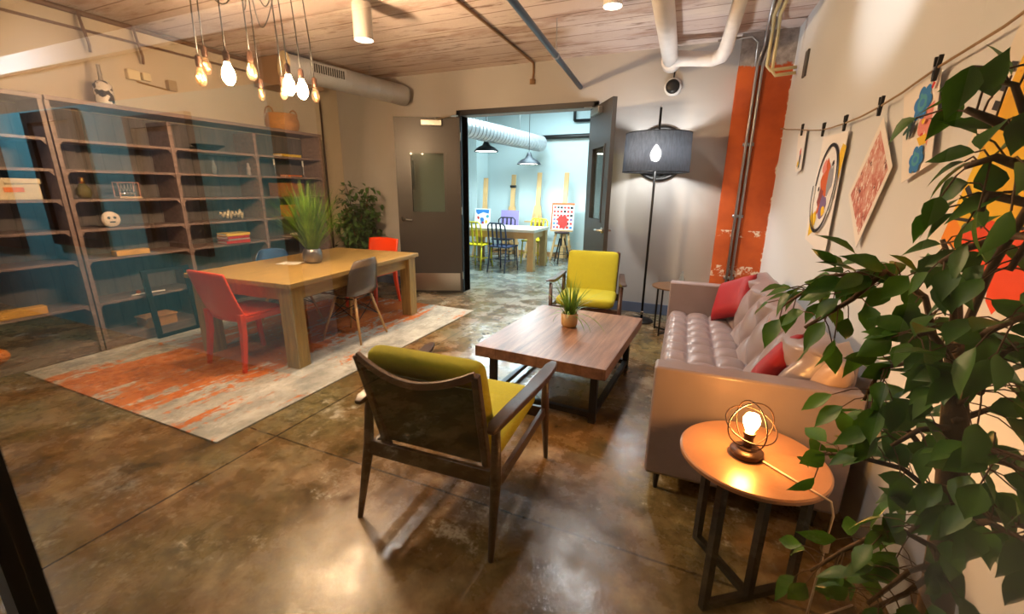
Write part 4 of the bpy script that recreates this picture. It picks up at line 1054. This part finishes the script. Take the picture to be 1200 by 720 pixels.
def flower(cy, cz, r, a, b_):
    o = []
    for k in range(6): o.append((a, ell(cy + r * .6 * math.cos(k * PI / 3), cz + r * .6 * math.sin(k * PI / 3), r * .5, r * .42, 12, 0, k)))
    return o + [(b_, ell(cy, cz, r * .55, r * .5, 14)), (a, ell(cy, cz, r * .3, r * .25, 10)), (b_, ell(cy + r * .3, cz + r * .5, r * .16, r * .1, 8)), (b_, ell(cy - r * .5, cz - r * .2, r * .16, r * .1, 8))]
pa = [(8, [(2.235, 1.76), (2.185, 1.78), (2.165, 1.62), (2.20, 1.655)]), (8, ell(2.235, 1.7, .035, .04, 14)), (12, ell(2.225, 1.665, .012, .007, 10)), (2, [(2.255, 1.655), (2.19, 1.668), (2.175, 1.63), (2.22, 1.625)])]
pa += flower(2.275, 1.785, .062, 6, 10) + flower(2.21, 1.575, .05, 6, 10)
for k in range(5): pa.append((7, ell(2.325 + .022 * math.cos(k * 1.2 + 1), 1.70 + .022 * math.sin(k * 1.2 + 1), .024, .01, 10, 0, k * 1.2 + 1)))
pa += [(1, ell(2.29, 1.69, .014, .03, 12, 0, .3)), (12, blob(2.205, 1.835, .013, R)), (2, blob(2.215, 1.71, .012, R))]
art('art_paper', 'paper with two blue flowers and a dark bud, pegged left of the yellow canvas', [(2.47, 1.85), (2.2, 1.89), (2.10, 1.555), (2.30, 1.49)], pa, Mp)
# yellow canvas: d1 runs along its left edge, d2 along its lower edge
K = Vector((1.98, 1.30)); d1 = Vector((-.285, .958)); dq = Vector((-.958, -.285)) 
pt2 = lambda a, b: tuple(K + d1 * a + dq * b)
YC = thing('canvas_print', 'large yellow canvas with a black line and red splash, tilted behind the ficus tree', 'canvas', (WX(1.5), 1.5, 1.3))
def cv(mi_polys, name, mats, off, parent):
    b = MB()
    for k, (mi, pl) in enumerate(mi_polys):
        b.mi = mi; b.poly([Vector((WX(y) - off - .0004 * k - WX(1.5), y - 1.5, z - 1.3)) for y, z in pl])
    return b.build(name, mats, parent, weld=False)
b = MB(); b.prism([Vector((WX(y) - .026 - WX(1.5), y - 1.5, z - 1.3)) for y, z in (pt2(0, 0), pt2(.78, 0), pt2(.78, .95), pt2(0, .95))], (.024, 0, 0)); b.build('stretched_canvas', mat('canvas_white', (228, 220, 208), .8), YC)
g = G('yellow_canvas_paint'); n = g.noise(3, 6); n2 = g.noise(14, 6, .7)
M_yc = g.done(g.mix(g.smooth(n2, .62, .68), g.ramp(n, [(.35, (226, 166, 18)), (.65, (240, 200, 40))]), (206, 130, 20)), .7)
R = random.Random(5)
pl = [(0, [pt2(.03, .08), pt2(.76, .08), pt2(.76, .93), pt2(.03, .93)]), (1, [pt2(.03, .08), pt2(.12, .08), pt2(.05, .3), pt2(.03, .34)])]
for k in range(3): pl.append((2, [pt2(.42 + .05 * k, .045), pt2(.445 + .05 * k, .045), pt2(.445 + .05 * k, .075), pt2(.42 + .05 * k, .075)]))
pl += [(2, [pt2(.2, .09), pt2(.215, .1), pt2(.08, .42), pt2(.06, .41)]), (2, [pt2(.1, .09), pt2(.11, .09), pt2(.22, .5), pt2(.21, .5)])]
for a, c, r in ((.1, .35, .09), (.13, .5, .1), (.09, .24, .06), (.16, .6, .08), (.05, .45, .07)):
    y, z = pt2(a, c); pl.append((3, blob(y, z, r, R, 14)))
for k in range(14):
    y, z = pt2(R.uniform(.1, .7), R.uniform(.12, .9)); pl.append((R.choice([2, 3, 1]), blob(y, z, R.uniform(.004, .012), R, 6)))
cv(pl, 'painted_surface', [M_yc, pt('amber', (236, 140, 30)), Mp[1], pt('scarlet', (226, 70, 24))], .027, YC)
solo(MB().box((WX(4.58) - .008, 4.58, 2.47), (.016, .09, .2), rz=.0478), 'wall_plate', mat('grey_plate', (84, 82, 80), .5), 'small dark grey plate high on the right wall near the column', 'plate', bevel=.003)

# ------------------------------------------------------------------ ficus tree
T = thing('ficus_tree', 'tall leafy ficus tree in the right foreground beside the round side table', 'tree', (.52, .93, 0))
O = Vector((.52, .93, 0))
MB().lathe([(0, 0), (.13, 0), (.16, .26), (.15, .27), (.14, .24), (0, .24)], n=28).build('planter', mat('grey_planter', (120, 122, 120), .6), T, smooth=True)
BR = dict(
 B1=[(.43, .96, 1.12), (.38, .98, 1.27), (.32, 1.0, 1.31), (.24, 1.02, 1.29), (.17, 1.04, 1.21)], B1b=[(.32, 1.0, 1.31), (.27, .96, 1.26), (.21, .98, 1.19)],
 B1c=[(.38, .98, 1.27), (.34, 1.04, 1.3), (.28, 1.1, 1.27), (.24, 1.12, 1.22)],
 B2=[(.44, .95, 1.09), (.38, .93, 1.17), (.33, .94, 1.14), (.32, .95, 1.07)], B3=[(.47, .94, .9), (.39, .92, .96), (.32, .95, .95), (.26, .98, .92)],
 B3b=[(.46, .95, .95), (.40, 1.0, 1.02), (.35, 1.0, 1.0)],
 B4=[(.47, .9, .82), (.38, .87, .87), (.33, .89, .78), (.29, .91, .69)], B4b=[(.47, .9, .8), (.39, .81, .83), (.35, .81, .74)], B4c=[(.47, .9, .78), (.41, .84, .76), (.36, .86, .66)],
 B5=[(.45, .95, 1.08), (.42, .85, 1.19), (.42, .8, 1.25)], B5b=[(.45, .9, .99), (.44, .81, 1.08), (.43, .73, 1.11)], B5c=[(.44, .92, 1.07), (.51, .98, 1.08), (.57, 1.0, 1.1)],
 B5d=[(.45, .93, 1.0), (.5, .9, 1.02), (.55, .92, 1.0)], B5e=[(.45, .93, .95), (.47, .82, .96), (.5, .78, .98)],
 B6=[(0.41, 0.91, 1.21), (0.37, 0.8, 1.35), (0.35, 0.72, 1.44), (0.31, 0.67, 1.51), (0.28, 0.66, 1.56), (0.26, 0.67, 1.57)],
 B6b=[(0.31, 0.67, 1.51), (0.29, 0.66, 1.57), (0.28, 0.66, 1.61)],
 B6c=[(0.32, 0.69, 1.48), (0.29, 0.68, 1.49), (0.27, 0.69, 1.48)],
 B6d=[(0.35, 0.72, 1.44), (0.3, 0.7, 1.45), (0.3, 0.7, 1.43)],
 B6e=[(0.31, 0.67, 1.51), (0.27, 0.67, 1.53), (0.25, 0.67, 1.54)],
 B6f=[(0.36, 0.76, 1.4), (0.32, 0.76, 1.38), (0.3, 0.76, 1.36)],
 B6g=[(0.36, 0.76, 1.4), (0.36, 0.72, 1.4), (0.35, 0.72, 1.36)],
 B7=[(.42, .94, 1.2), (.37, .9, 1.34), (.35, .9, 1.38)], B8=[(.42, .94, 1.18), (.38, .78, 1.27), (.39, .73, 1.31)], B8b=[(.43, .93, 1.16), (.35, .86, 1.24), (.33, .85, 1.23)],
 B8c=[(.43, .93, 1.14), (.40, .8, 1.17), (.38, .76, 1.2)],
 B9=[(.47, .9, .88), (.45, .79, .97), (.46, .73, .99)], B10=[(.45, .94, 1.05), (.38, .88, 1.06), (.35, .88, 1.02)], B11=[(.46, .93, .93), (.41, .84, .93), (.38, .82, .9)])
m = MB(); m.tube([Vector(p) - O for p in ((.53, .93, .22), (.515, .92, .45), (.485, .9, .7), (.465, .91, .9), (.45, .945, 1.07), (.425, .955, 1.2), (.41, .95, 1.28))], [.03, .027, .025, .022, .019, .012, .006], 12)
m.tube([Vector(p) - O for p in ((.55, .95, .22), (.53, .95, .5), (.50, .93, .75), (.455, .925, .95), (.455, .95, 1.1))], [.02, .018, .016, .013, .008], 10)
m.build('trunk', M_bark, T, smooth=True)
mb, ml = MB(), MB(); R = random.Random(21)
for key, pts in BR.items():
    P_ = [Vector(p) - O for p in pts]; n = len(P_)
    mb.tube(P_, [.006 - .004 * k / n for k in range(n)], 6)
    cnt = {'B6b': 4, 'B6': 16, 'B6c': 7, 'B6d': 7, 'B6e': 6, 'B6f': 8, 'B6g': 7}.get(key, int(6.5 * (n - 1)))
    for k in range(cnt):
        u = (k + R.random()) / cnt * (n - 1.001)
        u = max(u, .25); i = int(u); b = P_[i].lerp(P_[i + 1], u - i); ax = (P_[i + 1] - P_[i]).normalized()
        side = Vector((R.uniform(-1, 1), R.uniform(-1, 1), R.uniform(-.2, .5))); side = (side - ax * side.dot(ax)).normalized()
        tw = b + side * R.uniform(.02, .055) + ax * R.uniform(0, .03) - Vector((0, 0, R.uniform(0, .02)))
        mb.tube([b, (b + tw) / 2 + Vector((0, 0, .006)), tw], .0011, 4, caps=False)
        d = (side * R.uniform(.3, 1) + ax * R.uniform(.1, .8) + Vector((0, 0, R.uniform(-1.1, .05)))).normalized()
        nrm = Vector((R.uniform(-.6, .4), R.uniform(-.9, .2), R.uniform(.2, 1)))
        sc = .8 if key.startswith('B6') else 1.
        leaf(ml, tw, d, nrm, R.uniform(.05, .076) * sc, R.uniform(.027, .04) * sc, R.uniform(.05, .35))
mb.build('branches', M_bark, T, smooth=True); ml.build('leaves', M_fol, T, smooth=True)

# ------------------------------------------------------------------ studio beyond the doors
M_table2 = mat('pine_table', (188, 150, 96), .5, var=.2, stretch=(1, 5, 1)); M_ttop = mat('pale_worn_tabletop', (206, 200, 186), .4, var=.1)
t = thing('studio_table', 'wooden work table with a pale top in the studio beyond the doors', 'table', (-3.45, 7.55, 0), .03)
MB().box((0, 0, .725), (1.5, .85, .05)).build('tabletop', M_ttop, t, bevel=.004)
for sy in (-1, 1): MB().box((0, sy * .36, .64), (1.3, .03, .12)).build('apron', M_table2, t)
for sx in (-1, 1):
    MB().box((sx * .66, 0, .64), (.03, .7, .12)).build('apron', M_table2, t)
    for sy in (-1, 1): MB().box((sx * .67, sy * .35, .35), (.12, .12, .70)).build('leg', M_table2, t, bevel=.004)
def slat_chair(loc, rz, m_, label):
    """Metal-look chair with a round-cornered slatted back, facing local +y."""
    c = thing('slat_back_chair', label, 'chair', loc, rz, 'slat-back chairs in the studio')
    m = MB(); m.box((0, 0, .45), (.40, .40, .025)); m.build('seat', m_, c, bevel=.012)
    for s in (-1, 1):
        MB().tube([(s * .17, .17, .44), (s * .19, .2, 0)], .013, 10).build('leg', m_, c, smooth=True)
        MB().tube([(s * .17, -.17, .44), (s * .185, -.24, 0)], .013, 10).build('leg', m_, c, smooth=True)
    m = MB(); m.tube([(-.18, -.17, .45), (-.185, -.2, .65), (-.18, -.225, .82), (-.13, -.235, .865), (.13, -.235, .865), (.18, -.225, .82), (.185, -.2, .65), (.18, -.17, .45)], .014, 10)
    bf = m.build('back_frame', m_, c, smooth=True)
    for x in (-.09, 0, .09): MB().rect_tube([(x, -.18, .46), (x, -.235, .86)], .03, .012, up=(0, 1, 0)).build('back_slat', m_, c)
    m = MB()
    for s in (-1, 1): m.tube([(s * .18, .19, .2), (s * .18, -.21, .2)], .008, 8)
    m.tube([(-.18, 0, .2), (.18, 0, .2)], .008, 8); m.build('stretcher', m_, c)
    return c
M_cy = mat('yellow_chair_paint', (222, 206, 30), .4); M_cn = mat('navy_chair_paint', (40, 54, 84), .4); M_ck = mat('black_chair_paint', (26, 28, 34), .4)
slat_chair((-3.80, 7.14, 0), -.05, M_cy, 'yellow slat-back chair at the near side of the studio table')
slat_chair((-3.26, 7.08, 0), -.15, M_cn, 'navy slat-back chair at the near side of the studio table, right of the yellow one')
slat_chair((-3.75, 8.15, 0), PI + .1, M_ck, 'black slat-back chair across the studio table')
slat_chair((-3.07, 8.15, 0), PI - .1, M_cy, 'pale yellow slat-back chair across the studio table, at its right end')
M_pine = mat('easel_pine', (206, 166, 112), .5, var=.15)
def easel(x, y, h, label, tray=.62, clamp=False):
    e = thing('easel', label, 'easel', (x, y, 0), 0, 'wooden easels along the studio wall')
    MB().rect_tube([(0, -.12, .05), (0, .08, h)], .10, .03, up=(0, 1, 0)).build('mast', M_pine, e, bevel=.003)
    for s in (-1, 1): MB().rect_tube([(s * .22, -.18, 0), (s * .05, .0, h * .62)], .045, .022, up=(0, 1, 0)).build('leg', M_pine, e)
    MB().rect_tube([(0, .2, 0), (0, .07, h * .8)], .04, .02, up=(0, 1, 0)).build('rear_leg', M_pine, e)
    MB().box((0, -.14, tray), (.46, .09, .025)).build('tray', M_pine, e); MB().box((0, -.1, .3), (.4, .03, .05)).build('crossbar', M_pine, e)
    if clamp: MB().box((0, .035, h * .86), (.12, .07, .05)).build('top_clamp', M_black, e, bevel=.004)
    return e
easel(-4.30, 8.38, 1.66, 'wooden easel holding the blue and white painting, beside the studio pier')
easel(-3.84, 8.80, 1.74, 'wooden easel holding the lavender canvas', clamp=True)
easel(-3.25, 8.80, 1.78, 'empty wooden easel between the lavender canvas and the red painting', tray=.78)
easel(-2.66, 8.80, 1.78, 'wooden easel holding the red and white painting')
def painting(c, w, h, label, fn, tilt=.12, rz=0.):
    p = thing('painting', label, 'painting', c, rz, 'canvases on the studio easels')
    T_ = Matrix.Rotation(-tilt, 4, 'X')
    b = MB(); b.box(T_ @ Vector((0, 0, h / 2)), (w, .02, h), M=T_); b.build('canvas', Mp[11], p)
    b = MB()
    for k, (mi, pl) in enumerate(fn(w, h)):
        b.mi = mi; b.poly([T_ @ Vector((x, -.0105 - .0004 * k, z)) for x, z in pl])
    b.build('painted_design', Mp, p, weld=False)
R = random.Random(8)
def d1_(w, h):
    o = [(6, [(-w / 2 + .02, h - .02), (w / 2 - .02, h - .02), (w / 2 - .03, h * .75), (.02, h * .82), (-.1, h * .7), (-w / 2 + .03, h * .8)])]
    o += [(6, blob(0, h * .45, .06, R)), (6, [(-.03, .05), (.05, .05), (.03, h * .5), (-.03, h * .5)]), (12, blob(-.09, h * .55, .03, R)), (2, blob(.1, h * .35, .035, R)), (12, blob(.02, h * .3, .03, R)), (6, blob(-.12, h * .25, .04, R)), (10, blob(.12, h * .62, .035, R))]
    return o
def d2_(w, h): return [(14, [(-w / 2 + .0, 0), (w / 2, 0), (w / 2, h), (-w / 2, h)])]
def d3_(w, h):
    o = [(3, [(-w / 2, h - .04), (w / 2, h - .04), (w / 2, h), (-w / 2, h)]), (3, [(-w / 2, 0), (-w / 2 + .03, 0), (-w / 2 + .03, h), (-w / 2, h)])]
    for i in range(6):
        for j in range(6):
            x = -w / 2 + .07 + i * (w - .12) / 5.; z = .05 + j * (h - .14) / 5.
            o.append((R.choice([12, 12, 6, 4, 12, 1]), [(x - .025, z - .022), (x + .025, z - .022), (x + .025, z + .022), (x - .025, z + .022)]))
    o.append((12, blob(.02, h * .3, .13, R, 14)))
    return o
Mp.append(pt('lavender', (158, 142, 206)))
painting((-4.30, 8.25, .62), .36, .42, 'blue and white painting on the studio easel by the pier', d1_)
painting((-3.84, 8.66, .64), .42, .36, 'plain lavender canvas on a studio easel', d2_)
painting((-2.66, 8.66, .64), .48, .54, 'red, white and blue checked painting on the right-hand studio easel', d3_)
s_ = thing('work_stool', 'black three-legged stool in the studio below the red painting', 'stool', (-2.56, 8.36, 0))
MB().lathe([(0, .6), (.15, .6), (.155, .615), (.15, .63), (0, .63)], n=28).build('seat', M_black, s_, smooth=False)
MB().tube([(0, 0, .35), (0, 0, .6)], .014, 10).build('screw_post', M_black, s_)
for k in range(3):
    a = 2 * PI * k / 3 + .5; MB().tube([(.05 * math.cos(a), .05 * math.sin(a), .5), (.2 * math.cos(a), .2 * math.sin(a), 0)], .014, 8).build('leg', M_black, s_)
m = MB(); m.tube([(.15 * math.cos(2 * PI * j / 24), .15 * math.sin(2 * PI * j / 24), .2) for j in range(24)], .007, 6, closed=True); m.build('foot_ring', M_black, s_)
for k, (x, y, z, lab) in enumerate(((-3.63, 7.15, 2.07, 'dome pendant lamp in the studio, nearer the left door'), (-2.96, 7.5, 1.87, 'dome pendant lamp in the studio, lower and nearer the right door'))):
    l = thing('dome_pendant', lab, 'pendant light', (x, y, z), 0, 'dome pendant lamps in the studio')
    MB().lathe([(.215, 0), (.205, .02), (.15, .07), (.07, .105), (.045, .15), (.03, .2), (0, .2)], n=36).build('shade', mat('dark_dome', (40, 46, 54), .4, metal=.3), l, smooth=True, solid=.003)
    MB().disc((0, 0, 0), .195, .012, .02, 32).build('lamp_disc', E_cool, l)
    MB().tube([(0, 0, .2), (0, 0, 3.2 - z)], .005, 6).build('cord', M_black, l)
    light('SPOT', 'studio_pendant_glow', (x, y, z + .005), 190, (.72, .93, 1.), .12, (x, y, 0), 165, .3)
D2 = thing('studio_duct', 'round spiral air duct crossing the upper studio', 'duct', (-3.5, 7.3, 2.42))
q = lambda pts: [(x + 3.5, y - 7.3, z - 2.42) for x, y, z in pts]
A, Bq = Vector((-3.55, 6.0, 2.36)), Vector((-3.22, 8.75, 2.34)); m = MB(); m.tube(q([A, Bq]), .15, 28)
for k in range(28):
    c = A.lerp(Bq, k / 27.); dd = (Bq - A).normalized() * .006; m.tube(q([c - dd, c + dd]), .156, 24)
m.build('spiral_tube', M_galv, D2)
for f in (.3, .7): c = A.lerp(Bq, f); MB().tube(q([c + Vector((0, 0, .14)), Vector((c.x, c.y, 3.2))]), .006, 6).build('hanger_rod', M_cond, D2)
m = MB(); m.tube([(-4.5, 9.04, 2.48), (-.8, 9.04, 2.50)], .045, 12); m.tube([(-2.6, 9.04, 2.78), (-.8, 9.04, 2.78)], .03, 10); m.tube([(-2.6, 9.04, 2.78), (-2.6, 9.04, 3.1)], .03, 10)
solo(m, 'studio_pipe', M_black, 'black pipe running across the upper studio', 'pipe', smooth=True)

# ------------------------------------------------------------------ corridor pictures, seen mirrored in the glass
def framed(x0, x1, z0, z1, label):
    f = thing('framed_picture', label, 'picture', ((x0 + x1) / 2, -1.6, z0), 0, 'framed pictures in the corridor')
    w, h = x1 - x0, z1 - z0; m = MB()
    for s in (-1, 1): m.box((s * (w / 2 - .045), .025, h / 2), (.09, .05, h)); m.box((0, .025, h / 2 + s * (h / 2 - .045)), (w - .18, .05, .09))
    m.build('frame', M_black, f)
    MB().box((0, .012, h / 2), (w - .17, .012, h - .17)).build('print', mat('dark_print', (66, 56, 58), .5, rgb2=(24, 22, 26), scale=3), f)
framed(-6.0, -5.08, .86, 2.08, 'black framed dark picture mirrored in the glass over the nearest bookcase bays')
framed(-4.36, -3.56, .9, 1.97, 'black framed dark picture mirrored in the glass over the middle bookcase bays')
framed(-7.6, -6.72, .76, 2.1, 'black framed dark picture mirrored in the glass at the far left')

f = thing('framed_print', 'black framed picture on the back wall, seen through the left door window', 'picture', (-3.98, 5.3, 1.42))
m = MB()
for s in (-1, 1): m.box((s * .13, -.015, .2), (.03, .03, .4)); m.box((0, -.015, .2 + s * .185), (.23, .03, .03))
m.build('frame', M_black, f); MB().box((0, -.008, .2), (.24, .01, .35)).build('print', mat('grey_print', (110, 104, 104), .5, rgb2=(40, 40, 44), scale=9), f)

# ------------------------------------------------------------------ light
def spot(n, loc, aim, e, c=(1, .9, .78), ang=80, s=.06, bl=.8): light('SPOT', n, loc, e, c, s, aim, ang, bl)
spot('can_and_fill_light', (-2.70, 3.13, 2.585), (-2.70, 3.13, 0), 90, (1, .88, .74), 130)
spot('can_and_fill_light', (-.86, 3.93, 2.85), (-.86, 3.93, 0), 150, (1, .95, .9), 130)
spot('track_light', (-.5, 3.7, 2.82), (.64, 4.15, 1.1), 330, (.9, .95, 1), 38, .03, .5)
spot('track_light', (-.25, 2.6, 2.82), (.75, 2.9, 2.6), 45, (1, .97, .92), 60, .03, .6)
spot('can_and_fill_light', (-1.9, .8, 2.8), (-1.7, 1.4, 0), 60, (1, .92, .82), 140)  # unseen lamp added as general fill for the foreground
spot('can_and_fill_light', (-3.9, 1.0, 2.8), (-3.9, 1.0, 0), 55, (1, .86, .7), 140)  # another added fill lamp out of view, no fixture built
light('AREA', 'studio_area_light', (-2.6, 7.4, 3.15), 150, (.7, .92, 1.), 1.6, (-2.6, 7.4, 0))  # plain area light under the studio ceiling, no panel modelled
spot('corridor_light', (-3.4, -.5, 2.9), (-3.2, -1.6, 1.2), 22, (.9, .97, 1), 120)
spot('corridor_light', (-6.2, -.5, 2.9), (-5.6, -1.6, 1.4), 175, (.9, .97, 1), 115)
w = bpy.data.worlds.new('world'); SC.world = w; w.use_nodes = True
w.node_tree.nodes['Background'].inputs[0].default_value = (.5, .45, .4, 1); w.node_tree.nodes['Background'].inputs[1].default_value = .12
SC.view_settings.view_transform = 'Standard'; SC.view_settings.look = 'None'; SC.view_settings.gamma = 1; SC.view_settings.use_curve_mapping = False
SC.view_settings.exposure = 0.15
SC.cycles.use_denoising = True; SC.cycles.max_bounces = 10; SC.cycles.diffuse_bounces = 5; SC.cycles.glossy_bounces = 4; SC.cycles.transparent_max_bounces = 16
SC.cycles.sample_clamp_indirect = 6; SC.cycles.caustics_reflective = False; SC.cycles.caustics_refractive = False
